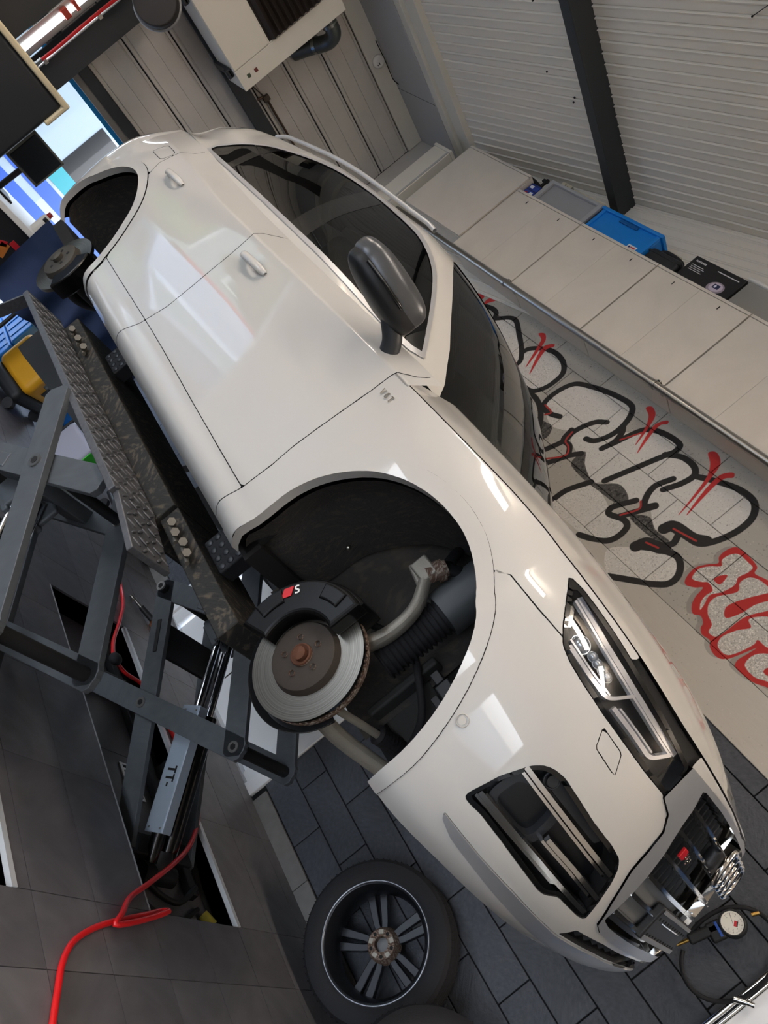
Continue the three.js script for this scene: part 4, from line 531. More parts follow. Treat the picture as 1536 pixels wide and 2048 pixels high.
  // door handles: a bowl pressed into the door and a bar across it
  for (let k = 0; k < 2; k++) {
    const [hx, hy, poly] = HND[k], pr = k ? doorR : doorF, d = sdf(poly);
    pr.forEach((p, i) => {
      mesh('handle_bowl', cut(G0, (s, y) => d(s, y) + .0005, (s, y) => -.045 * sstep(0, .045, d(s, y)), i > 0), M.paint, p);
      const pts = []; for (let q = 0; q <= 16; q++) { const t = q / 16 * 2 - 1; pts.push([hx + t * .108, hy + .004 + .004 * t, .024 * (1 - Math.pow(Math.abs(t), 4)) + .003]); }
      const P = [], I = [], RS = 12; pts.forEach(([c, y, o], q) => { const t = Math.abs(q / 16 * 2 - 1), r = .017 * Math.pow(1 - Math.pow(t, 5) * .75, .5); for (let a = 0; a < RS; a++) { const an = a / RS * 6.2832, v = S(c, y + Math.cos(an) * r, o + Math.sin(an) * r * .62); P.push(v.x, v.y, v.z * (i ? -1 : 1)); } });
      for (let q = 0; q < 16; q++) for (let a = 0; a < RS; a++) { const A = q * RS + a, B = q * RS + (a + 1) % RS, C = A + RS, D = B + RS; i ? I.push(A, B, C, B, D, C) : I.push(A, C, B, B, C, D); }
      const g = new THREE.BufferGeometry(); g.setAttribute('position', new THREE.Float32BufferAttribute(P, 3)); g.setIndex(I); g.computeVertexNormals(); mesh('handle_bar', g, M.paint, p);
    });
  }
  // mirrors
  for (const z of [1, -1]) {
    const se = (c, h, e = 2.6, cutY) => { const g = new THREE.SphereGeometry(1, 48, 32), p = g.attributes.position; for (let i = 0; i < p.count; i++) { const f = v => Math.sign(v) * Math.pow(Math.abs(v), 2 / e); let x = f(p.getX(i)), y = f(p.getY(i)), w = f(p.getZ(i)); const tp = 1 - .22 * Math.max(w, 0) ; x *= h[0] * tp; y *= h[1] * (1 - .16 * (w + 1) * .5); w *= h[2]; p.setXYZ(i, x + c[0] - .42 * w, y + c[1] + .06 * w, w + c[2]); } g.computeVertexNormals(); return g; };
    const sc = g => { if (z < 0) { g.scale(1, 1, -1); const ix = g.index.array; for (let i = 0; i < ix.length; i += 3) [ix[i], ix[i + 2]] = [ix[i + 2], ix[i]]; g.computeVertexNormals(); } return g; };
    const m = mesh('mirror', sc(se([-.735, 1.088, 1.045], [.085, .060, .128], 3)), std(0x141517, .45), car);
    mesh('mirror_cap', sc(se([-.738, 1.118, 1.047], [.090, .062, .131], 2.9)), std(0x5c5e61, .3, .5), m);
    mesh('turn_signal', tube([[-.66, 1.088, .965 * z], [-.645, 1.089, 1.03 * z], [-.675, 1.091, 1.10 * z], [-.735, 1.094, 1.16 * z]].map(p => V3(p[0] + .004, p[1], p[2])), .006, 40, 8), M.blackGloss, m);
    const foot = new THREE.CatmullRomCurve3([V3(-.66, .985, .895 * z), V3(-.665, 1.02, .925 * z), V3(-.69, 1.055, .975 * z)]); const fg = new THREE.TubeGeometry(foot, 16, .032, 14); mesh('mirror_foot', merge([fg, (() => { const s = new THREE.SphereGeometry(.032, 16, 12); s.translate(-.66, .985, .895 * z); return s; })()]), std(0x2c2e31, .45), m);
  }
  // V6T letters on the fender
  {
    const { FontLoader } = await import('three/addons/loaders/FontLoader.js'); const { TextGeometry } = await import('three/addons/geometries/TextGeometry.js');
    const font = await new FontLoader().loadAsync('fonts/droid/droid_sans_bold.typeface.json'); globalThis.__font = [font, TextGeometry];
    const [o, x, u, n] = flat(-.498, .874, .001); let px_ = 0; const gs = [];
    for (const ch of 'V6T') { const t = new TextGeometry(ch, { font, size: .021, depth: .003, curveSegments: 4 }); t.computeBoundingBox(); t.translate(px_ - t.boundingBox.min.x, 0, 0); px_ += t.boundingBox.max.x - t.boundingBox.min.x + .008; gs.push(t); }
    const g = merge(gs); frame0(g, o, x, u, n); mesh('engine_badge', g, M.chrome, car);
    const [o2, x2, u2, n2] = flat(1.250, .688, .002), t2 = new TextGeometry('SQ5', { font, size: .018, depth: .003, curveSegments: 4 }); frame0(t2, o2, x2, u2, n2); mesh('model_badge', t2, M.chrome, car);
  }
  // ---- wheel housings
  const dirIn = d => () => V3(0, 0, -d);
  twice('arch_lip', z => rim(archLine, .003, 0, z, dirIn(.035)), M.paint); twice('arch_lip', z => rim(rArchLine, .004, 0, z, dirIn(.035)), M.paint);
  function liner(line, cx, cy, zIn, z) {
    const P = [], I = [], U = [], K = 8; line.forEach(([c, y], i) => { const a = S(c, y, -.03); for (let k = 0; k <= K; k++) { const t = k / K, g = 1 + .10 * sstep(0, .25, t) - .05 * t; const bump = .006 * Math.sin(i * .9) * sstep(.1, .3, t); P.push(cx + (a.x - cx) * (g + bump), cy + (a.y - cy) * (g + bump), lerp(a.z - .02, zIn, t) * z); U.push(i / line.length * 4, t * 1.5); } });
    for (let i = 0; i < line.length - 1; i++) for (let k = 0; k < K; k++) { const a = i * (K + 1) + k, b = a + 1, c = a + K + 1, d = c + 1; I.push(a, b, c, b, d, c); }
    const g = new THREE.BufferGeometry(); g.setAttribute('position', new THREE.Float32BufferAttribute(P, 3)); g.setAttribute('uv', new THREE.Float32BufferAttribute(U, 2)); g.setIndex(I); g.computeVertexNormals(); return g;
  }
  twice('wheel_liner', z => liner(archLine, -.02, .36, .46, z), M.liner); twice('wheel_liner', z => liner(rArchLine, -2.9, .34, .48, z), M.liner);
  twice('inner_wing', z => bx(-.02, .50, .20, .93, .36 * z, .38 * z), M.gap); twice('liner_wall', z => { const g = new THREE.PlaneGeometry(.62, .80, 24, 24), p = g.attributes.position; for (let i = 0; i < p.count; i++) { const x = p.getX(i), y = p.getY(i); p.setZ(i, .10 * Math.pow(clamp((-.05 - x) / .26, 0, 1), 2) + .012 * Math.sin(y * 14) * Math.sin(x * 9)); } g.translate(-.24, .58, .40); if (z < 0) g.scale(1, 1, -1); g.computeVertexNormals(); return g; }, M.liner); twice('inner_wing', z => bx(-3.5, -2.35, .20, .93, .44 * z, .46 * z), M.gap);
  // rear-facing bulkhead of the front housing with clips
  mesh('underbody', [bx(-3.4, -.45, .235, .30, -.80, .80), bx(-.5, .62, .26, .34, -.36, .36), bx(-2.4, -.47, .25, .9, -.80, -.78), bx(-2.4, -.47, .25, .9, .78, .80)], M.gap, car);
  mesh('liner_clip', [[-.27, .42, .52], [-.38, .50, .62]].map(([x, y, z]) => { const s = new THREE.SphereGeometry(.010, 12, 8); s.translate(x, y, z); return s; }), M.steel, car);
  // ---- front corner: hub, disc, caliper, arms, strut
  for (const z of [1, -1]) {
    const hub = V3(-.06, .233, .74 * z), ax = V3(0, 0, z);
    const turn = g => { g.rotateX(Math.PI / 2 * z); g.translate(hub.x, hub.y, hub.z); return g; };
    const ring = (r0, r1, y0, y1, seg = 96) => { const g = lathe([[r0, y0], [r1, y0], [r1, y1], [r0, y1], [r0, y0]], seg); return turn(toCreasedNormals(g, .5)); };
    const dsc = mesh('brake_disc', ring(.108, .178, -.012, 0), M.disc, car); { const u = dsc.geometry.attributes.uv, p = dsc.geometry.attributes.position; for (let i = 0; i < u.count; i++) u.setXY(i, 0, Math.hypot(p.getX(i) - hub.x, p.getY(i) - hub.y) * 6); }
    mesh('disc_inner_face', ring(.12, .178, -.040, -.028), M.rust, dsc);
    const vn = []; for (let a = 0; a < 60; a++) { const t = a / 60 * 6.2832, q = bx(-.0035, .0035, -.028, -.012, .12, .177); q.rotateY(t); vn.push(q); } mesh('disc_vane', turn(merge(vn)), M.rust, dsc);
    mesh('disc_bell', [turn(toCreasedNormals(lathe([[.109, -.03], [.109, .0], [.100, .022], [.092, .026], [.034, .026], [.034, .018]], 64), .5))], std(0x3a332d, .75, .2), dsc);
    mesh('hub_face', [(() => { const sh = new THREE.Shape(); sh.absarc(0, 0, .082, 0, 6.2832); const h = new THREE.Path(); h.absarc(0, 0, .033, 0, 6.2832, true); sh.holes.push(h); for (let k = 0; k < 5; k++) { const a = k / 5 * 6.2832 + .2, q = new THREE.Path(); q.absarc(Math.cos(a) * .056, Math.sin(a) * .056, .0085, 0, 6.2832, true); sh.holes.push(q); } const g = new THREE.ExtrudeGeometry(sh, { depth: .006, bevelEnabled: false, curveSegments: 40 }); if (z < 0) g.rotateY(Math.PI); g.translate(hub.x, hub.y, hub.z + .026 * z - (z < 0 ? 0 : 0)); return g; })()], M.rust, dsc);
    mesh('hub_bore', [turn(lathe([[.033, .022], [.033, .034], [.028, .038], [.026, .03], [0, .03]], 40)), turn(toCreasedNormals(lathe([[.020, .02], [.020, .046], [.012, .05], [0, .05]], 24), .5))], std(0x5d3a28, .75, .3), dsc);
    mesh('dust_shield', [turn(lathe([[.10, -.05], [.19, -.05], [.205, -.02], [.203, -.018], [.188, -.052]], 48, -2.6, 4.0))], M.blackPlastic, car);
    // caliper: a thick arc over the disc's upper rear quarter
    const cal = (r0, r1, a0, a1, z0, z1, bev) => { const sh = new THREE.Shape(); sh.absarc(0, 0, r1, a0, a1, false); sh.absarc(0, 0, r0, a1, a0, true); const g = new THREE.ExtrudeGeometry(sh, { depth: z1 - z0, bevelEnabled: true, bevelSize: bev, bevelThickness: bev, bevelSegments: 3, curveSegments: 24 }); g.translate(0, 0, z0); if (z < 0) g.scale(1, 1, -1); g.translate(hub.x, hub.y, hub.z); if (z < 0) { const p = g.attributes.position; for (let i = 0; i < p.count; i += 3) { const A = [p.getX(i), p.getY(i), p.getZ(i)], B = [p.getX(i + 2), p.getY(i + 2), p.getZ(i + 2)]; p.setXYZ(i, ...B); p.setXYZ(i + 2, ...A); } g.computeVertexNormals(); } return g; };
    const cp = mesh('brake_caliper', [cal(.125, .205, 1.55, 3.55, .012, .055, .012), cal(.178, .214, 1.6, 3.5, -.07, .03, .012), cal(.165, .200, 1.75, 2.1, .05, .068, .006), cal(.165, .200, 2.9, 3.3, .05, .068, .006)], phy({ color: 0x060607, roughness: .45, clearcoat: .12, clearcoatRoughness: .1, specularIntensity: .5 }), car);
    { // the red flash with an S beside it
      const a = 2.72, o = V3(hub.x + Math.cos(a) * .185, hub.y + Math.sin(a) * .185, hub.z + .0685 * z), t = V3(-Math.sin(a), Math.cos(a), 0).negate(), n = V3(0, 0, z), u = V3().crossVectors(n, t); const g = extr([[-.032, -.014], [.0, -.014], [.012, .014], [-.020, .014]], .002); frame0(g, o, t, u, n); mesh('caliper_flash', g, std(0xc4121a, .3), cp);
      const [font, TG] = globalThis.__font; const tg = new TG('S', { font, size: .026, depth: .002, curveSegments: 5 }); tg.translate(.012, -.013, 0); frame0(tg, o, t, u, n); mesh('caliper_letter', tg, std(0xe8e8e6, .4), cp);
    }
    const zz = p => V3(p[0], p[1], p[2] * z);
    const arm = (pts, r, seg = 40) => { const c = new THREE.CatmullRomCurve3(pts.map(zz)), fr = c.computeFrenetFrames(seg), P = [], I = [], RS = 12; for (let i = 0; i <= seg; i++) { const t = i / seg, q = c.getPointAt(t), w = typeof r === 'function' ? r(t) : Array.isArray(r) ? r : [r, r]; for (let a = 0; a < RS; a++) { const an = a / RS * 6.2832; const v = q.clone().addScaledVector(fr.normals[i], Math.cos(an) * w[0]).addScaledVector(fr.binormals[i], Math.sin(an) * w[1]); P.push(v.x, v.y, v.z); } } for (let i = 0; i < seg; i++) for (let a = 0; a < RS; a++) { const A = i * RS + a, B = i * RS + (a + 1) % RS; I.push(A, A + RS, B, B, A + RS, B + RS); } const g = new THREE.BufferGeometry(); g.setAttribute('position', new THREE.Float32BufferAttribute(P, 3)); g.setIndex(I); g.computeVertexNormals(); return g; };
    const kn = mesh('steering_knuckle', [arm([[-.075, .30, .64], [-.03, .44, .62], [-.045, .55, .61], [-.115, .635, .60]], t => [lerp(.034, .019, t), lerp(.026, .020, t)]), arm([[-.06, .23, .68], [-.07, .27, .65], [-.075, .32, .63]], .05)], M.castAlu, car);
    mesh('clamp_ear', [rbx(-.175, -.095, .615, .675, .585 * z, .62 * z, .008), cyl(zz([-.18, .62, .60]), zz([-.08, .60, .60]), .010)], M.castAlu, kn);
    mesh('ball_joint', [cyl(zz([-.115, .64, .60]), zz([-.105, .70, .585]), .026), cyl(zz([-.11, .665, .592]), zz([-.105, .69, .587]), .034)], M.rust, kn);
    mesh('upper_arm', [arm([[-.105, .70, .585], [-.06, .745, .50], [0, .78, .40]], [.026, .018]), arm([[-.105, .70, .585], [-.18, .75, .5], [-.25, .78, .40]], [.026, .018])], M.blackPlastic, car);
    const bl = [[.052, 0]]; for (let k = 0; k < 14; k++) { bl.push([.060, k * .0175 + .004], [.060, k * .0175 + .009], [.050, k * .0175 + .0135]); } const sp = mesh('spring_bellows', (() => { const g = lathe(bl, 40), d = zz([-.03, .74, .50]).sub(zz([-.02, .36, .54])).normalize(); g.applyQuaternion(new THREE.Quaternion().setFromUnitVectors(V3(0, 1, 0), d)); const o = zz([-.02, .37, .54]); g.translate(o.x, o.y, o.z); return g; })(), M.rubber, car);
    mesh('strut_can', cyl(zz([-.03, .60, .515]), zz([-.045, .92, .48]), .074, .076, 40), std(0x55585a, .5, .3), car);
    mesh('lower_arm', [arm([[-.03, .14, .64], [.06, .14, .5], [.16, .17, .36]], [.028, .018]), arm([[-.05, .15, .64], [-.12, .17, .5], [-.22, .2, .36]], [.026, .018])], M.castAlu, car);
    const tr_ = mesh('tie_rod', [arm([[.07, .21, .64], [.12, .235, .5], [.16, .25, .38]], .012)], M.castAlu, car); const tb = [[.014, 0]]; for (let k = 0; k < 8; k++) tb.push([.030, k * .014 + .004], [.022, k * .014 + .011]); mesh('rack_bellows', (() => { const g = lathe(tb, 28); g.applyQuaternion(new THREE.Quaternion().setFromUnitVectors(V3(0, 1, 0), zz([.04, .02, -.12]).normalize())); const o = zz([.125, .238, .49]); g.translate(o.x, o.y, o.z); return g; })(), M.rubber, tr_);
    mesh('brake_hose', tube([[-.13, .40, .66], [-.02, .46, .5], [.08, .42, .48], [.16, .36, .45], [.20, .26, .42], [.24, .22, .44]].map(zz), .012, 50, 8), M.rubber, car);
    mesh('sensor_connector', [rbx(.13, .20, .45, .50, .46 * z, .50 * z, .006), rbx(.09, .13, .46, .49, .47 * z, .50 * z, .004), rbx(.145, .215, .42, .445, .455 * z, .49 * z, .004)], M.blackPlastic, car);
    mesh('splash_cover', [rbx(.03, .40, .26, .44, .38 * z, .40 * z, .01), rbx(.02, .05, .24, .5, .40 * z, .46 * z, .01)], std(0x2e2e2d, .7), car);
    // rear corner
    const rh = V3(-2.86, .197, .83 * z), rt = g => { g.rotateX(Math.PI / 2 * z); g.translate(rh.x, rh.y, rh.z); return g; };
    const rd = mesh('brake_disc', [rt(toCreasedNormals(lathe([[.105, -.02], [.175, -.02], [.175, 0], [.105, 0], [.105, -.02]], 80), .5))], M.disc, car);
    mesh('disc_bell', rt(toCreasedNormals(lathe([[.106, -.02], [.106, 0], [.098, .03], [.09, .034], [.030, .034], [.030, .055], [.018, .06], [0, .06]], 48), .5)), std(0x4a4640, .6, .4), rd);
    mesh('wheel_stud_hole', [0, 1, 2, 3, 4].map(k => rt(cyl(V3(Math.cos(k * 1.2566) * .056, .03, Math.sin(k * 1.2566) * .056), V3(Math.cos(k * 1.2566) * .056, .0355, Math.sin(k * 1.2566) * .056), .009))), M.gap, rd);
    mesh('brake_caliper', [(() => { const sh = new THREE.Shape(); sh.absarc(0, 0, .19, -.55, .75, false); sh.absarc(0, 0, .125, .75, -.55, true); const g = new THREE.ExtrudeGeometry(sh, { depth: .08, bevelEnabled: true, bevelSize: .008, bevelThickness: .008, bevelSegments: 2, curveSegments: 16 }); g.translate(rh.x, rh.y, rh.z + (z > 0 ? -.06 : -.02)); return g; })()], M.blackGloss, car);
    mesh('rear_arm', [arm([[-2.86, .19, .8], [-2.8, .2, .6], [-2.75, .25, .45]], .05), arm([[-2.86, .12, .8], [-2.9, .12, .6], [-2.95, .2, .45]], .03)], M.blackPlastic, car);
  }
  mesh('engine_cover', [rbx(-.3, .6, .34, .9, -.34, .34, .05)], M.gap, car);
}

// ---------------------------------------------------------------- ceiling lamps: twin tubes in a tray
for (const [x, z] of LAMPS) {
  const y = 3.02 + .17 * (x + 4.72);
  const o = thing('ceiling_lamp', z > 1 ? 'long white twin tube lamp hung on the gate side of the hall' : x < 2 ? 'long white twin tube lamp hung above the car hood' : 'long white twin tube lamp hung beyond the car nose', 'lamp', [x, y, z], 0, 'tube lamps hung under the roof');
  mesh('tray', [rbx(-.75, .75, .03, .09, -.11, .11, .01)], M.white, o);
  mesh('upper_diffuser', rbx(-.72, .72, .088, .094, -.09, .09, .002), std(0xffffff, .4, 0, { emissive: 0xfff0dc, emissiveIntensity: 3 }), o);
  mesh('hanger', [cyl(V3(-.5, .09, 0), V3(-.5, .3, 0), .004, .004, 8), cyl(V3(.5, .09, 0), V3(.5, .3, 0), .004, .004, 8)], M.steel, o);
  for (const s of [-.055, .055]) mesh('tube', cyl(V3(-.72, .012, s), V3(.72, .012, s), .014, .014, 12), std(0xffffff, .4, 0, { emissive: 0xfff0dc, emissiveIntensity: 6 }), o);
  const L = new THREE.RectAreaLight(0xfff0e2, 34, 1.45, .2); L.position.set(0, -.006, 0); L.rotation.x = -Math.PI / 2; o.add(L); L.name = 'lamp_light';
  const L2 = new THREE.RectAreaLight(0xfff0e2, 30, 1.45, .2); L2.position.set(0, .096, 0); L2.rotation.x = Math.PI / 2; o.add(L2); L2.name = 'uplight';
}

// ---------------------------------------------------------------- scissor lifts
function makeLift(label) {   // built at z = 0 between its two arm planes (half width .215)
  const o = thing('scissor_lift', label, 'lift');
  const J = { lr: [-1.78, -1.16], lf: [-.70, -1.16], m: [-1.24, -.83], ur: [-1.78, -.50], uf: [-.70, -.50], m2: [-1.24, -.17], tr: [-1.50, -.012], tf: [-.98, -.012] };
  const bar = (a, b, z, w = .105, ext = .05) => { const dx = b[0] - a[0], dy = b[1] - a[1], l = Math.hypot(dx, dy), h = w / 2, e = ext; const g = extr([[-e, -h + .02], [-e + .02, -h], [l + e - .02, -h], [l + e, -h + .02], [l + e, h - .02], [l + e - .02, h], [-e + .02, h], [-e, h - .02]], .024, .002); g.rotateZ(Math.atan2(dy, dx)); g.translate(a[0], a[1], z - .012); return g; };
  for (const z of [-.215, .215]) {
    mesh('arm', bar(J.lr, J.uf, z), M.liftSteel, o); mesh('arm', bar(J.lf, J.ur, z - .034), M.liftSteel, o);
    mesh('arm', bar(J.ur, J.tf, z - .034, .105, .04), M.liftSteel, o); mesh('arm', bar(J.uf, J.tr, z, .105, .04), M.liftSteel, o);
    for (const k of ['m', 'ur', 'uf', 'm2']) { const [x, y] = J[k]; const b = mesh('pivot_bolt', [cyl(V3(x, y, z + .010), V3(x, y, z + .020), .026, .026, 24)], M.steel, o); mesh('bolt_socket', [cyl(V3(x, y, z + .0195), V3(x, y, z + .0215), .015, .015, 6)], M.gap, b); }
  }
  for (const k of ['ur', 'uf']) { const [x, y] = J[k]; mesh('cross_shaft', cyl(V3(x, y, -.245), V3(x, y, .215), .028), M.liftDark, o); }
  mesh('cross_shaft', cyl(V3(-1.24, -.83, -.245), V3(-1.24, -.83, .215), .022), M.liftDark, o); mesh('cross_shaft', cyl(V3(-1.24, -.17, -.245), V3(-1.24, -.17, .215), .022), M.liftDark, o);
  const spread = (t, a, b) => [lerp(a[0], b[0], t), lerp(a[1], b[1], t)];
  const q1 = spread(.22, J.lf, J.ur); mesh('arm_web', (() => { const g = rbx(-.09, .09, -.012, .012, -.24, .20, .004); g.rotateZ(Math.atan2(.66, -1.08)); g.translate(-1.55, -.64, 0); return g; })(), M.liftDark, o);
  mesh('arm_web', (() => { const g = rbx(-.07, .07, -.03, .03, -.24, .20, .006); g.rotateZ(Math.atan2(.33, .54)); g.translate(-1.48, -.33, 0); return g; })(), M.liftSteel, o);
  mesh('cylinder_bracket', [rbx(-1.52, -1.38, -.44, -.33, -.10, -.075, .01), rbx(-1.52, -1.38, -.44, -.33, .06, .085, .01), rbx(-1.50, -1.36, -.45, -.42, -.1, .085, .008)], M.liftSteel, o);
  // base frame in the pit
  mesh('base_rail', [rbx(-2.2, -.5, -1.183, -1.14, -.245, -.19, .006), rbx(-2.2, -.5, -1.183, -1.14, .165, .225, .006), rbx(-.76, -.64, -1.183, -1.12, -.245, .215, .01), rbx(-1.86, -1.74, -1.183, -1.12, -.245, .215, .01)], M.liftDark, o);
  // hydraulic ram: black barrel, bright rods, an aluminium guard with printed letters
  const a = V3(-.64, -1.13, .0), b = V3(-1.44, -.37, .0), d = b.clone().sub(a).normalize(), up = V3(d.y, -d.x, 0).negate();
  const at = (t, z = 0, u = 0) => a.clone().lerp(b, t).addScaledVector(up, u).add(V3(0, 0, z));
  const ram = mesh('hydraulic_ram', [cyl(at(-.02, -.045), at(.60, -.045), .046, .046, 32), cyl(at(-.02, .05), at(.56, .05), .034, .034, 28)], M.blackGloss, o);
  mesh('piston_rod', cyl(at(.58, -.045), at(1.0, -.045), .024), M.rod, ram); mesh('piston_rod', cyl(at(.54, .05), at(.98, .05), .018), M.rod, ram); mesh('piston_rod', cyl(at(.54, .015), at(.98, .015), .008), M.rod, ram);
  mesh('ram_foot', [cyl(at(-.06, -.11), at(-.06, .11), .05, .05, 24), cyl(at(-.06, 0), at(.03, 0), .06, .055, 20)], M.liftDark, ram);
  const gx = d, gz = V3(0, 0, 1), gy = V3().crossVectors(gz, gx);
  const L = a.distanceTo(b), gd = merge([rbx(.10, L * .62, -.045, .055, .085, .090, .002), rbx(.10, L * .62, .050, .056, .02, .09, .002), rbx(.10, L * .62, -.05, -.044, .03, .09, .002)]); frame(gd, at(0), gx, gy, gz);
  const gm = mesh('ram_guard', gd, std(0xaebccb, .3, .4), ram);
  const [font, TG] = globalThis.__font; { const t = new TG('TT-', { font, size: .05, depth: .0012, curveSegments: 4 }); t.rotateZ(Math.PI); t.translate(L * .36, .028, .0905); frame(t, at(0), gx, gy, gz); mesh('guard_letters', t, M.gap, gm); }
  mesh('guard_screw', [[.12, -.03], [.12, .035], [L * .6, .035], [L * .6, -.03]].map(([u, v]) => { const g = cyl(V3(u, v, .09), V3(u, v, .094), .005, .005, 10); return frame(g, at(0), gx, gy, gz); }), M.steel, gm);
  mesh('cable', tube([[-.55, -1.165, .1], [-.48, -1.168, .0], [-.46, -1.16, -.1], [-.52, -1.12, -.2]].map(p => V3(...p)), .014, 40, 8), M.liftDark, o);
  mesh('cable', tube([[-.62, -1.165, .2], [-.42, -1.17, .12], [-.38, -1.165, -.08], [-.45, -1.17, -.24]].map(p => V3(...p)), .011, 40, 8), M.liftDark, o);
  mesh('yellow_sleeve', cyl(V3(-.42, -1.16, -.25), V3(-.36, -1.15, -.28), .024, .026), std(0x9a8f2c, .6), o);
  // platform
  const zi = -.28, zo = .26;
  mesh('platform_deck', [rbx(-2.42, -.86, .02, .048, .05, zo, .004), rbx(-2.42, -.86, -.05, .03, .05, .064, .002)], M.treadPlate, o);
  mesh('platform_web', [extr([[-2.5, .02], [-2.5, -.20], [-2.40, -.19], [-1.2, -.02], [-.86, -.03], [-.86, .02]], .03, 0).translate(0, 0, .02), bx(-2.4, -.9, -.05, .0, -.26, 0)], M.liftDark, o);
  mesh('platform_beam', [rbx(-2.35, -.86, -.03, .125, zi, .048, .006), rbx(-.86, -.28, .045, .125, zi + .06, .03, .006)], M.greasy, o);
  mesh('front_step', (() => { const g = rbx(-.14, .14, -.012, .012, -.065, .12, .004); g.rotateZ(-.12); g.translate(-.735, .018, .12); return g; })(), M.treadPlate, o);
  mesh('drop_flap', (() => { const g = rbx(-.15, .15, -.006, .006, -.03, .03, .002); g.rotateZ(.98); g.translate(-2.47, -.08, .23); return g; })(), M.treadPlate, o);
  { // raised tread lugs
    const g = new THREE.SphereGeometry(1, 8, 6); g.scale(.022, .0042, .006); const P = []; let k = 0;
    for (let x = -2.39; x < -.88; x += .043, k++) for (let j = 0; j < 6; j++) P.push([x + (j % 2) * .021, .048, .072 + j * .034, (j + k) % 2 ? .85 : -.85]);
    for (let x = -.85; x < -.62; x += .043, k++) for (let j = 0; j < 5; j++) P.push([x + (j % 2) * .021, .0305 - .12 * (x + .735), .075 + j * .034, (j + k) % 2 ? .85 : -.85]);
    const im = new THREE.InstancedMesh(g, M.treadPlate, P.length), m = new THREE.Matrix4(), q = new THREE.Quaternion(); P.forEach(([x, y, z, r], i) => { q.setFromAxisAngle(V3(0, 1, 0), r); m.compose(V3(x, y, z), q, V3(1, 1, 1)); im.setMatrixAt(i, m); });
    im.name = 'tread_lugs'; im.userData.kind = 'stuff'; im.castShadow = im.receiveShadow = true; o.add(im);
  }
  for (const x of [-1.98, -.62]) { const p = mesh('rubber_block', rbx(x - .08, x + .08, .125, .232, -.10, -.03, .008), M.rubber, o); const st = []; for (let i = 0; i < 4; i++) for (let j = 0; j < 3; j++) { const s = new THREE.SphereGeometry(.013, 10, 6); s.scale(1, 1, .35); s.translate(x - .06 + i * .04, .145 + j * .034, -.03); st.push(s); } mesh('block_stud', st, M.darkPlastic, p).userData.kind = 'stuff'; }
  const fit = (x, y, z) => mesh('hydraulic_fitting', [cyl(V3(x, y, z), V3(x + .02, y + .012, z + .03), .012, .011, 12), cyl(V3(x + .02, y + .012, z + .03), V3(x + .03, y + .018, z + .042), .015, .015, 6), cyl(V3(x + .015, y, z + .015), V3(x + .05, y - .004, z + .022), .008, .008, 10)], std(0x6d6961, .5, .6), o);
  fit(-.78, .085, 0.046); fit(-.73, .08, 0.046); fit(-.68, .085, 0.036); fit(-.63, .08, 0.036); fit(-2.25, .075, 0.046); fit(-2.15, .08, 0.046); fit(-2.06, .085, 0.046);
  for (const c of o.children) if (['platform_deck', 'platform_web', 'platform_beam', 'front_step', 'drop_flap', 'tread_lugs', 'rubber_block', 'hydraulic_fitting'].includes(c.name)) c.position.z = -.05;
  return o;
}
{
  const a = makeLift('dark steel scissor lift with bright piston rods, in the pit near the white door'); a.position.z = -.53;
  const b = a.clone(); b.name = numbered('scissor_lift'); scene.add(b); b.position.z = .815; tag(b, 'dark steel scissor lift whose chequer plate platform carries the car above the door sill', 'lift');
}

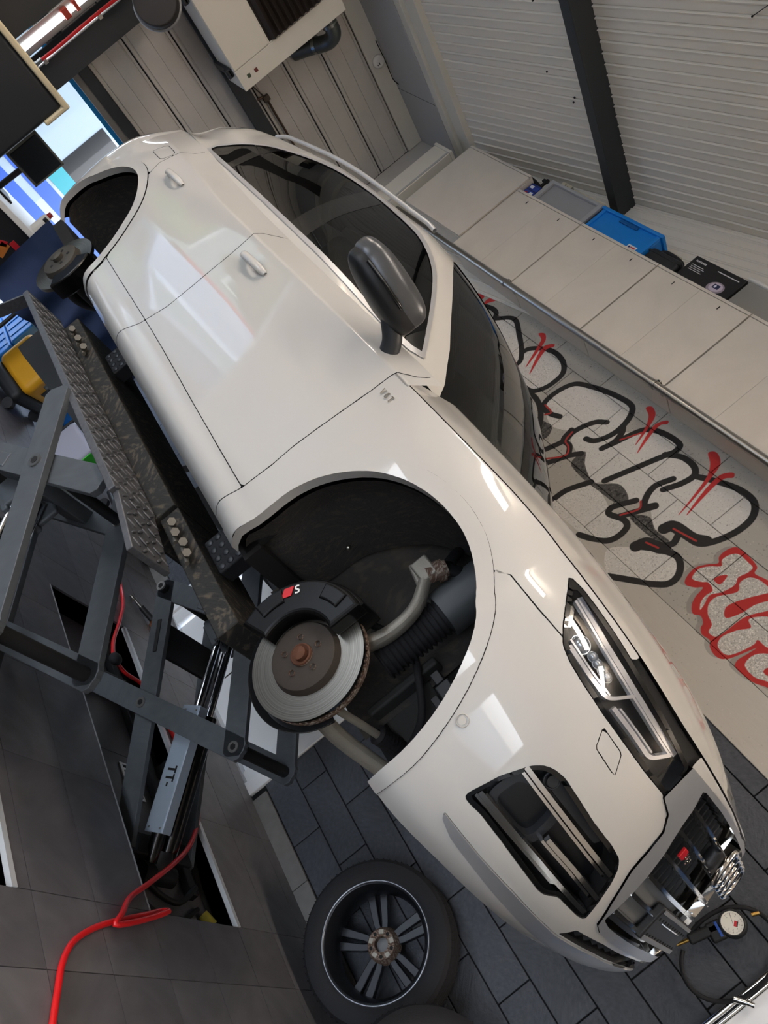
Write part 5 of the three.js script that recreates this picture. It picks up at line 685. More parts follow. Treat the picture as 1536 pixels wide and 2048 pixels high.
// ---------------------------------------------------------------- wall cabinets, rail and what stands on top
{
  const ZF = -1.30, xs = [-4.63, -3.77, -2.985, -2.205, -1.43, -.65, .13, .91];
  const lab = ['taller cream wall cabinet at the end of the row beside the duct box', 'cream wall cabinet below the grey tub and the small blue pack', 'cream wall cabinet below the blue crate', 'cream wall cabinet below the dark sander boxes', 'cream wall cabinet beside the clear plastic tub', 'cream wall cabinet above the drip marks at the rail end', 'cream wall cabinet above the red sprayed letters'];
  for (let i = 0; i < 7; i++) {
    const x0 = xs[i], x1 = xs[i + 1], tall = i === 0, y0 = tall ? 2.47 : 2.40, y1 = tall ? 3.215 : 3.075, zf = tall ? ZF + .012 : ZF;
    const c = thing('wall_cabinet', lab[i], 'cabinet', [0, 0, 0], 0, 'cream cabinets along the wall');
    mesh('carcass', rbx(x0 + .004, x1 - .004, y0, y1, ZW + .002, zf - .022, .003), M.cabinet, c);
    const n = tall ? 1 : 2, w = (x1 - x0 - .012) / n;
    for (let k = 0; k < n; k++) {
      const d = mesh('cabinet_door', rbx(x0 + .006 + k * w + (k ? .0006 : .0), x0 + .006 + (k + 1) * w - (k < n - 1 ? .0006 : 0), y0 + .004, y1 - .024, zf - .02, zf, .002), M.cabinet, c);
      if (!tall) mesh('key_slot', rbx(x0 + w * (k ? 1.52 : .52), x0 + w * (k ? 1.52 : .52) + .006, y1 - .085, y1 - .06, zf - .001, zf + .003, .001), M.gap, d);
    }
    mesh('top_edge', rbx(x0 + .004, x1 - .004, y1 - .02, y1, zf - .022, zf + .001, .002), M.cabinet, c);
  }
  const r = thing('steel_rail', 'polished steel rail running below the wall cabinets', 'rail');
  mesh('pipe', cyl(V3(-4.55, 2.355, -1.255), V3(1.2, 2.355, -1.255), .024, .024, 28), M.steel, r);
  for (const x of [-2.975, -1.455, .1]) { mesh('bracket', [cyl(V3(x - .013, 2.355, -1.255), V3(x + .013, 2.355, -1.255), .029, .029, 28), rbx(x - .012, x + .012, 2.365, 2.40, -1.32, -1.26, .004), rbx(x - .012, x + .012, 2.385, 2.40, -1.40, -1.26, .003)], M.steel, r); }
  const d = thing('duct_box', 'pale square duct box standing behind the taller wall cabinet', 'duct');
  mesh('duct_body', rbx(-5.05, -4.80, 1.9, 3.07, ZW + .005, -1.32, .006), M.cream, d); mesh('duct_lid', rbx(-5.06, -4.79, 3.07, 3.10, ZW + .005, -1.31, .006), M.cream, d); mesh('duct_seam', rbx(-4.83, -4.81, 1.9, 3.07, -1.322, -1.312, .002), M.trimGrey, d);
  const Y = 3.075;
  const tub = thing('storage_tub', 'light grey plastic tub with a rim standing on the cabinets', 'tub');
  mesh('tub_wall', [rbx(-3.60, -3.06, Y, Y + .21, ZW + .03, -1.36, .012)], std(0x9b9c9f, .5), tub); mesh('tub_rim', [rbx(-3.63, -3.03, Y + .20, Y + .225, ZW + .02, -1.335, .006), rbx(-3.63, -3.59, Y + .01, Y + .21, -1.36, -1.335, .004), rbx(-3.07, -3.03, Y + .01, Y + .21, -1.36, -1.335, .004)], std(0xa6a7aa, .5), tub);
  const cr = thing('storage_crate', 'bright blue plastic crate with a white label on the cabinets', 'crate');
  const bl = std(0x0f80d8, .42);
  mesh('crate_body', rbx(-3.0, -2.42, Y, Y + .215, ZW + .06, -1.35, .014), bl, cr); mesh('crate_rim', [rbx(-3.02, -2.40, Y + .195, Y + .222, ZW + .052, -1.33, .006), rbx(-3.0, -2.97, Y, Y + .2, -1.352, -1.338, .003), rbx(-2.45, -2.42, Y, Y + .2, -1.352, -1.338, .003)], bl, cr); mesh('crate_hinge', [rbx(-2.8, -2.62, Y + .165, Y + .19, -1.35, -1.336, .003)], std(0x085a9d, .45), cr);
  { const cv = document.createElement('canvas'); cv.width = 128; cv.height = 64; const g = cv.getContext('2d'); g.fillStyle = '#eceff2'; g.fillRect(0, 0, 128, 64); g.fillStyle = '#c6242c'; g.fillRect(48, 18, 66, 16); g.fillStyle = '#1c2a6b'; g.beginPath(); g.arc(28, 28, 15, 0, 7); g.fill(); g.fillRect(10, 46, 104, 7); const t = new THREE.CanvasTexture(cv); t.colorSpace = THREE.SRGBColorSpace; const pl = new THREE.PlaneGeometry(.085, .042); pl.translate(-2.53, Y + .035, -1.3485); mesh('crate_label', pl, std(0xffffff, .5, 0, { map: t }), cr); }
  for (const [i, b] of [[0, [-3.62, -3.50, .228, .30]], [1, [-3.46, -3.10, .228, .285]], [2, [-2.60, -2.33, .16, .27]]].entries()) { const q = b[1]; const t = thing('cardboard_box', ['small pale carton leaning behind the corner of the grey tub', 'long printed pale carton lying behind the grey tub', 'pale carton with a clasp behind the blue crate'][i], 'box'); const z1 = i === 2 ? ZW + .045 : ZW + .17; mesh('carton', rbx(q[0], q[1], i === 2 ? Y : Y + q[2], Y + q[3], ZW + .01, i === 2 ? ZW + .045 : z1, .003), std(0xc9c2ac, .7), t); mesh('print_patch', [rbx(lerp(q[0], q[1], .35), lerp(q[0], q[1], .5), Y + q[3] - .035, Y + q[3] - .012, z1 - .001, z1 + .0008, .0004), rbx(lerp(q[0], q[1], .6), lerp(q[0], q[1], .7), Y + q[3] - .035, Y + q[3] - .02, z1 - .001, z1 + .0008, .0004)], std(0x857d66, .7), t); }
  const pk = thing('product_pack', 'small dark blue printed pack beside the taller cabinet', 'box');
  { const cv = document.createElement('canvas'); cv.width = cv.height = 96; const g = cv.getContext('2d'); g.fillStyle = '#20409c'; g.fillRect(0, 0, 96, 96); g.fillStyle = '#e6e8ee'; g.fillRect(10, 12, 34, 22); g.fillRect(56, 60, 30, 26); g.fillStyle = '#b8202a'; g.fillRect(12, 66, 26, 10); g.fillStyle = '#11225c'; g.fillRect(0, 44, 96, 8); const t = new THREE.CanvasTexture(cv); t.colorSpace = THREE.SRGBColorSpace; mesh('pack_body', rbx(-3.76, -3.645, Y, Y + .12, -1.44, -1.34, .004), std(0xffffff, .35, 0, { map: t }), pk); mesh('pack_lid', rbx(-3.762, -3.643, Y + .105, Y + .123, -1.442, -1.338, .004), std(0x1b357f, .4), pk); }
  const hs = thing('hose_coil', 'black coiled hose and clamp lying behind the taller cabinet', 'hose');
  mesh('coil', [0, 1, 2].map(k => { const t = new THREE.TorusGeometry(.10 + k * .004, .014, 10, 40); t.rotateX(1.2 + k * .2); t.translate(-3.93 + k * .05, Y + .14 + k * .01, -1.46); return t; }), M.rubber, hs); mesh('clamp', [rbx(-3.83, -3.80, Y + .18, Y + .29, -1.47, -1.45, .008), rbx(-3.86, -3.78, Y + .25, Y + .28, -1.47, -1.45, .008), rbx(-4.0, -3.8, Y, Y + .16, -1.52, -1.42, .03)], M.blackPlastic, hs);
  const tc = thing('tool_case', 'dark grey plastic tool case beside the blue crate', 'case');
  mesh('case_body', rbx(-2.41, -2.13, Y, Y + .13, -1.52, -1.35, .025, 3), M.darkPlastic, tc); mesh('case_handle', [tube([[-2.38, Y + .12, -1.42], [-2.37, Y + .165, -1.42], [-2.18, Y + .15, -1.42], [-2.16, Y + .11, -1.42]].map(p => V3(...p)), .014, 30, 8)], M.blackPlastic, tc); mesh('case_lid', rbx(-2.415, -2.125, Y + .085, Y + .10, -1.525, -1.345, .006), M.blackPlastic, tc);
  const sb = thing('sander_box', 'black printed cardboard box showing a small device on cabinets', 'box');
  { const cv = document.createElement('canvas'); cv.width = 512; cv.height = 256; const g = cv.getContext('2d'); g.fillStyle = '#1d1d1f'; g.fillRect(0, 0, 512, 256); g.fillStyle = '#d9d9d9'; for (let i = 0; i < 8; i++) g.fillRect(22 + i * 14, 16, 10, 18); for (let i = 0; i < 4; i++) g.fillRect(24, 70 + i * 18, 120 + (i % 2) * 20, 6); g.fillRect(260, 24, 220, 9); g.fillStyle = '#9a8f9c'; g.beginPath(); g.ellipse(370, 175, 78, 62, -.2, 0, 7); g.fill(); g.fillStyle = '#c8bccb'; g.beginPath(); g.ellipse(370, 170, 60, 46, -.2, 0, 7); g.fill(); g.fillStyle = '#1c2450'; g.fillRect(338, 140, 62, 44); g.fillStyle = '#dfe4f4'; g.fillRect(350, 150, 18, 24); const t = new THREE.CanvasTexture(cv); t.colorSpace = THREE.SRGBColorSpace; const f = new THREE.PlaneGeometry(.40, .19); f.translate(-1.885, Y + .10, -1.3485); mesh('box_body', rbx(-2.095, -1.675, Y, Y + .21, ZW + .05, -1.35, .003), std(0x1d1d1f, .45), sb); mesh('printed_face', f, std(0xffffff, .35, 0, { map: t }), sb); }
  const ct = thing('clear_tub', 'clear plastic storage tub at the end of the boxes', 'tub');
  mesh('tub_shell', rbx(-1.66, -1.12, Y, Y + .22, ZW + .03, -1.345, .012), phy({ color: 0xe8e6e2, roughness: .25, transmission: .75, thickness: 0 }), ct); mesh('tub_rim', [rbx(-1.68, -1.10, Y + .21, Y + .23, ZW + .02, -1.33, .006)], std(0xd9d7d2, .4), ct); mesh('tub_contents', [rbx(-1.60, -1.45, Y + .02, Y + .08, -1.5, -1.38, .01), rbx(-1.4, -1.2, Y + .01, Y + .1, -1.5, -1.4, .01)], std(0x9a8b78, .7), ct);
}

// ---------------------------------------------------------------- heater, detector, column, reel, hose and gauge
{
  const h = thing('unit_heater', 'cream warm air heater with dark louvres on brackets from the beam', 'heater');
  const hx = XR + .50;
  mesh('heater_body', [rbx(XR + .14, hx, 1.89, 2.90, .0, .95, .008)], M.cream, h);
  mesh('control_band', rbx(hx - .002, hx + .012, 1.89, 2.90, -.005, .155, .004), M.cream, h); mesh('side_panel', rbx(hx - .002, hx + .008, 1.895, 2.235, .16, .95, .004), M.cream, h);
  mesh('outlet', rbx(hx - .004, hx + .002, 2.245, 2.75, .165, .9, .003), std(0x1d1611, .6), h);
  for (let k = 0; k < 9; k++) { const g = rbx(-.004, .045, -.022, .022, .17, .88, .003); g.rotateZ(.6); g.translate(hx, 2.28 + k * .054, 0); mesh('louvre', g, std(0x2e2620, .45, .3), h); }
  for (const [y, c] of [[1.975, 0x3f4a36], [2.045, 0x6a1f18]]) mesh('switch', rbx(hx + .010, hx + .017, y - .014, y + .014, .06, .09, .003), std(c, .35), h);
  const bm = thing('cross_rail', 'dark steel beam crossing the ribbed rear wall below the heater', 'beam');
  mesh('rail_web', [rbx(XR + .005, XR + .12, 1.885, 2.0, -1.35, 2.6, .004)], M.beam, bm); mesh('rail_flange', rbx(XR + .12, XR + .135, 1.87, 2.0, -1.35, 2.6, .003), M.beam, bm);
  for (const z of [.15, .72]) mesh('bracket', [rbx(XR + .12, XR + .46, 1.86, 1.888, z - .03, z + .03, .004), rbx(XR + .40, XR + .46, 1.84, 1.886, z - .035, z + .035, .01)], M.beam, bm);
  const fl = thing('flue_pipe', 'grey metal flue elbow on the side of the heater', 'pipe');
  mesh('elbow', tube([[XR + .35, 2.78, -.02], [XR + .35, 2.78, -.14], [XR + .28, 2.74, -.20], [XR + .12, 2.60, -.2], [XR + .02, 2.5, -.2]].map(p => V3(...p)), .062, 48, 24), std(0x5e625f, .35, .7), fl); for (const g of [cyl(V3(XR + .35, 2.78, -.06), V3(XR + .35, 2.78, -.085), .067), cyl(V3(XR + .19, 2.665, -.2), V3(XR + .165, 2.645, -.2), .068)]) mesh('collar', g, std(0x9d9f98, .25, .9), fl);
  const cp = thing('copper_line', 'thin dark pipe running along the rear wall below the heater', 'pipe');
  mesh('pipe', tube([[XR + .03, 2.03, -.30], [XR + .03, 2.09, -.32], [XR + .03, 2.10, -.5], [XR + .03, 2.10, -1.3]].map(p => V3(...p)), .010, 50, 8), std(0x5a4538, .4, .6), cp); mesh('valve', [rbx(XR + .015, XR + .05, 2.07, 2.13, -.36, -.31, .006), cyl(V3(XR + .03, 2.1, -.335), V3(XR + .03, 2.04, -.16), .005, .005, 8)], std(0x4a4038, .4, .6), cp);
  const sd = thing('smoke_detector', 'round white smoke detector on the top strip of rear wall', 'detector');
  mesh('detector_body', (() => { const g = lathe([[0, .032], [.035, .032], [.052, .024], [.056, .012], [.056, 0], [0, 0]], 40); g.rotateZ(-Math.PI / 2); g.translate(XR + .012, 3.14, -.71); return g; })(), M.white, sd); mesh('detector_slot', [rbx(XR + .043, XR + .046, 3.130, 3.137, -.73, -.71, .001), rbx(XR + .043, XR + .046, 3.110, 3.117, -.73, -.72, .001)], M.gap, sd);
  const cw = thing('corner_wire', 'thin black wire hanging in the corner below the grey soffit', 'cable');
  mesh('wire', tube([[XR + .02, 3.195, -.55], [XR + .02, 3.2, -.75], [XR + .02, 3.2, -.93], [XR + .08, 3.205, -.96]].map(p => V3(...p)), .004, 30, 6), M.gap, cw);
  // vertical steel column by the opening with conduit, air line and lamp strip
  const co = thing('steel_column', 'dark grey steel column beside the yard opening carrying an air line', 'column');
  mesh('column_flange', [rbx(-5.45, -5.43, FY, 3.2, .74, .94, .003)], M.beam, co); mesh('column_web', [rbx(-5.66, -5.45, FY, 3.2, .83, .85, .003), rbx(-5.68, -5.66, FY, 3.2, .74, .94, .003)], M.beam, co);
  mesh('conduit', [cyl(V3(-5.415, .55, .925), V3(-5.415, 1.62, .93), .009, .009, 12)], M.alu, co); mesh('conduit_clip', [rbx(-5.43, -5.40, .80, .83, .91, .945, .003), rbx(-5.43, -5.40, 1.3, 1.33, .91, .945, .003)], M.steel, co);
  const nc = thing('near_column', 'near black steel column standing before the lit strip', 'column');
  mesh('column_flange', [rbx(-4.9, -4.88, FY, 3.2, 1.245, 1.46, .003)], std(0x1c1e20, .5), nc); mesh('column_web', [rbx(-5.1, -4.9, FY, 3.2, 1.33, 1.35, .003)], std(0x1c1e20, .5), nc);
  const rl = thing('hose_reel', 'large black hose reel drum hung near the steel column', 'hose reel');
  const ra = V3(-4.93, 1.63, .90), rn = V3(.85, -.18, .5).normalize();
  mesh('reel_drum', (() => { const g = lathe([[0, .05], [.135, .05], [.148, .04], [.15, .0], [.15, -.03], [.12, -.05], [0, -.05]], 56); g.applyQuaternion(new THREE.Quaternion().setFromUnitVectors(V3(0, 1, 0), rn)); g.translate(ra.x, ra.y, ra.z); return g; })(), std(0x25211f, .6), rl);
  mesh('reel_rim', (() => { const g = new THREE.TorusGeometry(.152, .012, 10, 56); g.applyQuaternion(new THREE.Quaternion().setFromUnitVectors(V3(0, 0, 1), rn)); g.translate(ra.x - rn.x * .04, ra.y - rn.y * .04, ra.z - rn.z * .04); return g; })(), std(0x8a8b8c, .4, .3), rl);
  mesh('reel_label', (() => { const g = rbx(-.028, .028, -.022, .022, 0, .002, .0008); g.applyQuaternion(new THREE.Quaternion().setFromUnitVectors(V3(0, 0, 1), rn)); const p = ra.clone().addScaledVector(rn, .0505).add(V3(0, .085, -.02)); g.translate(p.x, p.y, p.z); return g; })(), std(0xd9cdbf, .6), rl);
  mesh('reel_bracket', [rbx(-5.43, -4.97, 1.60, 1.64, .86, .90, .004), rbx(-5.0, -4.94, 1.56, 1.70, .85, .93, .006)], M.beam, rl);
  const ah = thing('air_hose', 'red air hose hanging down along the steel column', 'hose');
  mesh('hose', tube([[-5.0, 1.60, 1.03], [-5.1, 1.45, 1.02], [-5.2, 1.2, 1.00], [-5.25, .95, .985], [-5.28, .80, .98]].map(p => V3(...p)), .012, 50, 8), M.redHose, ah); mesh('coupling', [cyl(V3(-5.28, .80, .98), V3(-5.285, .755, .978), .016), cyl(V3(-5.285, .755, .978), V3(-5.29, .71, .976), .019)], M.steel, ah); mesh('blue_tail', cyl(V3(-5.29, .71, .976), V3(-5.29, .64, .976), .012), std(0x2b5aa8, .4), ah);
  const ls = thing('lamp_strip', 'bright vertical tube lamp with metal backing between the two columns', 'lamp');
  mesh('backing', rbx(-5.62, -5.60, .72, 1.84, .965, 1.09, .004), M.steel, ls); mesh('tube', cyl(V3(-5.57, .74, 1.03), V3(-5.57, 1.45, 1.03), .018, .016, 14), std(0xffffff, .4, 0, { emissive: 0xeef6ff, emissiveIntensity: 5 }), ls); for (const [a, b] of [[1.12, 1.17], [1.22, 1.25]]) mesh('clip', rbx(-5.6, -5.54, a, b, 1.0, 1.07, .006), std(0xa3321c, .5), ls);
  { const L = new THREE.RectAreaLight(0xeef6ff, 14, .05, .7); L.position.set(-5.548, 1.1, 1.03); L.lookAt(-4, 1.1, 1.03); L.name = 'strip_light'; ls.add(L); }
  // pressure gauge on a hose loop, hung on the slab wall
  const gg = thing('tyre_gauge', 'black tyre pressure gauge with white dial hung on the dark slab wall', 'gauge');
  const gz = ZW + .075, C = V3(.80, .692, gz + .02), wallN = V3(0, 0, 1);
  mesh('gauge_case', [cyl(C.clone().add(V3(0, 0, -.02)), C.clone().add(V3(0, 0, .022)), .058, .054, 40), (() => { const g = rbx(-.15, .02, -.022, .022, -.014, .016, .012, 3); g.rotateZ(Math.atan2(.20, .045)); g.translate(C.x - .02, C.y - .045, C.z); return g; })(), (() => { const g = rbx(-.05, .02, -.04, .04, -.016, .016, .012, 3); g.rotateZ(Math.atan2(.2, .045)); g.translate(C.x - .012, C.y - .06, C.z); return g; })()], M.blackPlastic, gg);
  { const cv = document.createElement('canvas'); cv.width = cv.height = 256; const g = cv.getContext('2d'); g.fillStyle = '#ece9df'; g.fillRect(0, 0, 256, 256); g.translate(128, 128); g.strokeStyle = '#333'; for (let i = 0; i < 40; i++) { const a = i / 40 * 5.2 + 2.1; g.lineWidth = i % 5 ? 1.5 : 3; g.beginPath(); g.moveTo(Math.cos(a) * 108, Math.sin(a) * 108); g.lineTo(Math.cos(a) * (i % 5 ? 98 : 90), Math.sin(a) * (i % 5 ? 98 : 90)); g.stroke(); if (i % 5 === 0) { g.fillStyle = '#333'; g.font = '17px sans-serif'; g.textAlign = 'center'; g.fillText(String(i / 5 * 2), Math.cos(a) * 74, Math.sin(a) * 74 + 6); } } g.fillStyle = '#c81e28'; g.fillRect(-30, -48, 60, 30); g.fillStyle = '#222'; g.fillRect(-30, -60, 60, 12); g.lineWidth = 4; g.strokeStyle = '#222'; g.beginPath(); g.moveTo(8, -8); g.lineTo(-88, 40); g.stroke(); const t = new THREE.CanvasTexture(cv); t.colorSpace = THREE.SRGBColorSpace; const d = new THREE.CircleGeometry(.047, 40); d.rotateZ(-.9); d.translate(C.x, C.y, C.z + .0225); mesh('dial', d, std(0xffffff, .4, 0, { map: t }), gg); }
  mesh('dial_ring', (() => { const t = new THREE.TorusGeometry(.049, .004, 10, 44); t.translate(C.x, C.y, C.z + .022); return t; })(), M.blackPlastic, gg);
  mesh('blue_mark', (() => { const g = rbx(-.006, .006, -.03, .03, 0, .003, .002); g.rotateZ(Math.atan2(.2, .045)); g.translate(C.x - .014, C.y - .062, C.z + .0155); return g; })(), std(0x1d4fae, .4), gg);
  const brass = std(0xb28b4a, .3, 1);
  mesh('brass_fitting', [cyl(V3(C.x - .052, C.y - .185, C.z), V3(C.x - .066, C.y - .245, C.z), .009, .007, 10), cyl(V3(C.x + .018, C.y + .085, C.z), V3(C.x + .03, C.y + .115, C.z), .009, .008, 8)], brass, gg);
  { const P = []; const c0 = V3(.872, .60, gz + .012); for (let i = 0; i <= 40; i++) { const a = -2.4 + i / 40 * 5.95; P.push(V3(c0.x + Math.cos(a) * .15 + .0 * Math.sin(a), c0.y + Math.sin(a) * .215, c0.z + .01 * Math.sin(a * 3))); } mesh('hose', tube(P, .0095, 120, 10), M.rubber, gg); mesh('chuck', [cyl(V3(1.0, .50, gz + .02), V3(1.035, .53, gz + .02), .015, .013, 12), cyl(V3(1.035, .53, gz + .02), V3(1.06, .548, gz + .02), .010, .010, 8)], M.chrome, gg); }
  mesh('wall_hook', [cyl(V3(.87, .82, ZW), V3(.87, .82, ZW + .11), .005, .005, 8), cyl(V3(.87, .82, ZW + .11), V3(.87, .835, ZW + .11), .005, .005, 8)], M.steel, gg);
  // white glazed unit with a chrome edge at the end of the slab wall
  const gl = thing('glazed_unit', 'white framed glass unit with chrome corner bar at wall end', 'cabinet');
  mesh('corner_bar', [cyl(V3(1.005, FY, ZW + .06), V3(1.005, 1.9, ZW + .06), .012, .012, 20), cyl(V3(1.03, FY, ZW + .05), V3(1.03, 1.9, ZW + .05), .008, .008, 16)], M.chrome, gl); mesh('bar_hook', [cyl(V3(.985, .69, ZW + .06), V3(1.01, .70, ZW + .085), .004, .004, 8), cyl(V3(1.01, .70, ZW + .085), V3(1.02, .68, ZW + .085), .004, .004, 8)], M.steel, gl);
  mesh('white_panel', [rbx(1.04, 1.14, FY, 1.9, ZW + .002, ZW + .05, .004)], M.whiteGloss, gl); mesh('frame_edge', [rbx(1.145, 1.165, FY, 1.9, ZW + .002, ZW + .055, .003)], M.alu, gl); mesh('glass', rbx(1.165, 1.75, FY, 1.9, ZW + .02, ZW + .04, .002), phy({ color: 0x143a63, roughness: .05, clearcoat: 1 }), gl); mesh('glass_bar', [rbx(1.165, 1.75, .50, .52, ZW + .04, ZW + .05, .002), rbx(1.3, 1.32, .3, .52, ZW + .04, ZW + .05, .002)], M.alu, gl);
}
{ const w = thing('loose_wire', 'short thin black wire end poking from the ribbed roof', 'cable'); mesh('wire', tube([[-1.994, 3.742, -.045], [-1.95, 3.752, -.015], [-1.90, 3.76, .02], [-1.86, 3.775, .05]].map(p => V3(...p)), .0025, 16, 6), M.gap, w); mesh('wire_tip', (() => { const s = new THREE.SphereGeometry(.006, 10, 8); s.translate(...[-1.994, 3.742, -.045]); return s; })(), M.gap, w); }

// ---------------------------------------------------------------- wheels, hose, tools on the floor
{
  function makeWheel(label) {   // axis along +y at origin, inner side up (+y)
    const o = thing('tyre_on_rim', label, 'tyre', [0, 0, 0], 0, 'wheels leaning by the slab wall');
    const R = .366, rr = .262;
    const tp = [[rr - .006, -.118], [rr + .012, -.126], [rr + .045, -.132], [R - .02, -.122], [R - .004, -.098], [R, -.06], [R, .06], [R - .004, .098], [R - .02, .122], [rr + .045, .132], [rr + .012, .126], [rr - .006, .118]];
    const ty = mesh('tyre', toCreasedNormals(lathe(tp, 96), .45), M.rubber, o);
    const gr = []; for (let k = 0; k < 72; k++) for (const s of [-1, 1]) { const g = bx(-.0022, .0022, s > 0 ? .062 : -.106, s > 0 ? .106 : -.062, R - .016, R - .0012); g.rotateX(s * .02); g.rotateY(k / 72 * 6.2832 + s * .02); gr.push(g); }
    mesh('tread_groove', [...gr, ...[-.055, -.018, .018, .055].map(y => { const t = new THREE.TorusGeometry(R - .002, .0035, 6, 96); t.rotateX(Math.PI / 2); t.translate(0, y, 0); return t; })], M.gap, ty).userData.kind = 'stuff';
    const rimM = std(0x22252a, .35, .5);
    const rim = mesh('rim_barrel', toCreasedNormals(lathe([[rr + .004, .116], [rr - .004, .122], [rr - .014, .118], [rr - .018, .108], [rr - .022, .095], [rr - .034, .06], [rr - .040, -.02], [rr - .03, -.09], [rr - .006, -.118], [rr + .006, -.118], [rr + .004, .116]], 96), .5), rimM, o);
    mesh('rim_flange', (() => { const t = new THREE.TorusGeometry(rr - .002, .0075, 12, 96); t.rotateX(Math.PI / 2); t.translate(0, .118, 0); return t; })(), std(0x767a80, .3, .85), rim);
    for (let k = 0; k < 5; k++) { const sp = []; for (const s of [-1, 1]) { const g = extr([[.055, s * .012 - .012], [.10, s * .022 - .014], [.222, s * .032 - .018], [.238, s * .036 - .022], [.238, s * .036 + .022], [.222, s * .032 + .016], [.10, s * .022 + .012], [.055, s * .012 + .012]], .036, .004); g.rotateX(Math.PI / 2); g.translate(0, -.045, 0); sp.push(g); } const q = merge(sp); q.rotateY(k / 5 * 6.2832 + .28); mesh('spoke', q, rimM, rim); }
    mesh('wheel_hub', toCreasedNormals(lathe([[.034, -.08], [.034, .006], [.066, .006], [.070, 0], [.085, -.06], [.05, -.085]], 48), .5), M.rust, rim);
    for (let k = 0; k < 5; k++) { const a = k / 5 * 6.2832 + .5, b = a + .628; mesh('bolt_hole', cyl(V3(Math.cos(a) * .053, -.03, Math.sin(a) * .053), V3(Math.cos(a) * .053, .0072, Math.sin(a) * .053), .0085, .0085, 14), M.gap, rim); const g = rbx(-.011, .011, .004, .009, -.013, .013, .003); g.rotateY(-b); g.translate(Math.cos(b) * .054, 0, Math.sin(b) * .054); mesh('hub_pad', g, M.castAlu, rim); }
    mesh('centre_cap', cyl(V3(0, -.06, 0), V3(0, -.04, 0), .034, .034, 24), M.greyPlastic, rim);
    return o;
  }
  const a = makeWheel('wheel with its dark five spoke rim showing the inner side, leaning by the slab wall');
  a.quaternion.setFromUnitVectors(V3(0, 1, 0), V3(.05, .16, 1).normalize()); a.position.set(-.005, -.675, -1.37);
  const b = a.clone(); b.name = numbered('tyre_on_rim'); scene.add(b); tag(b, 'second wheel in front of the leaning one, only its tyre top in view', 'tyre'); b.quaternion.setFromUnitVectors(V3(0, 1, 0), V3(.0, .75, .66).normalize()); b.position.set(.72, -.685, -1.0);
  // red hose over the floor
  const h = thing('floor_air_hose', 'red air hose snaking over the floor tiles past the lift', 'hose');
  const FL = (x, z, y = .012) => V3(x, FY + y, z);
  mesh('hose', tube([[-2.994,-1.048,-1.028],[-2.723,-1.048,-0.981],[-2.536,-1.048,-0.924],[-2.329,-1.048,-0.816],[-2.01,-1.048,-0.635],[-1.88,-1.048,-0.603],[-1.8,-1.048,-0.657],[-1.767,-1.048,-0.793],[-1.543,-1.048,-0.893],[-1.407,-1.048,-0.918],[-1.125,-1.048,-0.886],[-1.001,-1.048,-0.899],[-0.862,-1.048,-0.834],[-0.686,-1.048,-0.68],[-0.56,-1.048,-0.504],[-0.424,-1.048,-0.273],[-0.334,-1.048,-0.114],[-0.238,-1.028,-0.006],[-0.193,-1.028,0.046],[-0.206,-1.028,-0.035],[-0.25,-1.028,-0.197],[-0.289,-1.028,-0.307],[-0.301,-1.048,-0.297],[-0.269,-1.048,-0.175],[-0.213,-1.048,0.044],[-0.172,-1.048,0.16],[-0.117,-1.048,0.261],[-0.044,-1.048,0.327],[0.047,-1.048,0.374],[0.15,-1.048,0.423],[0.209,-1.048,0.449]].map(p => V3(...p)), .0115, 300, 10), M.redHose, h);
  mesh('end_fitting', [cyl(V3(-2.66, FY + .02, -1.06), V3(-2.70, FY + .022, -1.10), .013, .013, 10)], M.steel, h);
  const bp = mesh('hose_stop', (() => { const s = new THREE.SphereGeometry(.04, 20, 14); s.scale(1, .8, 1); s.translate(-1.850, -1.030, -0.576); return s; })(), M.rubber, h);
  const dr = thing('air_grinder', 'small air grinder with orange head and black grip on the floor', 'tool');
  { const p = V3(-2.62, FY + .03, -1.12), q = V3(-2.50, FY + .034, -1.22); mesh('grip', [cyl(p, p.clone().lerp(q, .8), .019, .021, 16)], M.blackPlastic, dr); mesh('head', [cyl(q.clone().add(V3(0, -.03, 0)), q.clone().add(V3(0, .035, 0)), .034, .032, 24), cyl(p.clone().lerp(q, .75), q, .024, .03, 18)], std(0x8a4a22, .4, .4), dr); mesh('chuck', [cyl(q.clone().add(V3(.0, .0, 0)), q.clone().add(V3(.05, .0, .02)), .024, .020, 18), cyl(q.clone().add(V3(.05, .0, .02)), q.clone().add(V3(.058, .0, .023)), .010, .010, 12)], M.steel, dr); mesh('inlet', cyl(V3(-2.70, FY + .026, -1.05), p, .012, .015, 12), M.steel, dr); }
  const dn = thing('floor_drain', 'small slotted metal drain grate in the lift pit', 'drain');
  mesh('drain_plate', rbx(-1.24, -1.02, FY - .126, FY - .116, -.66, -.54, .003), M.steel, dn); mesh('drain_slot', [...Array(12)].map((_, i) => bx(-1.225 + (i % 6) * .034, -1.207 + (i % 6) * .034, FY - .117, FY - .115, i < 6 ? -.645 : -.595, i < 6 ? -.61 : -.56)), M.gap, dn).userData.kind = 'stuff';
  // vacuum, bins, bucket, carton
  const v = thing('shop_vacuum', 'yellow and black workshop vacuum on castors with curved hose grip', 'vacuum');
  const vp = V3(-4.64, FY, -.40), yel = std(0xe2a31a, .42);
  v.position.copy(vp); v.rotation.y = .5;
  mesh('drum', [rbx(-.19, .19, .06, .18, -.19, .19, .05, 3)], M.blackPlastic, v); mesh('motor_head', [rbx(-.20, .20, .17, .50, -.18, .18, .06, 4), rbx(-.12, .12, .48, .57, -.12, .12, .05, 4)], yel, v); mesh('latch', [rbx(.195, .21, .24, .34, -.04, .04, .006)], M.blackPlastic, v);
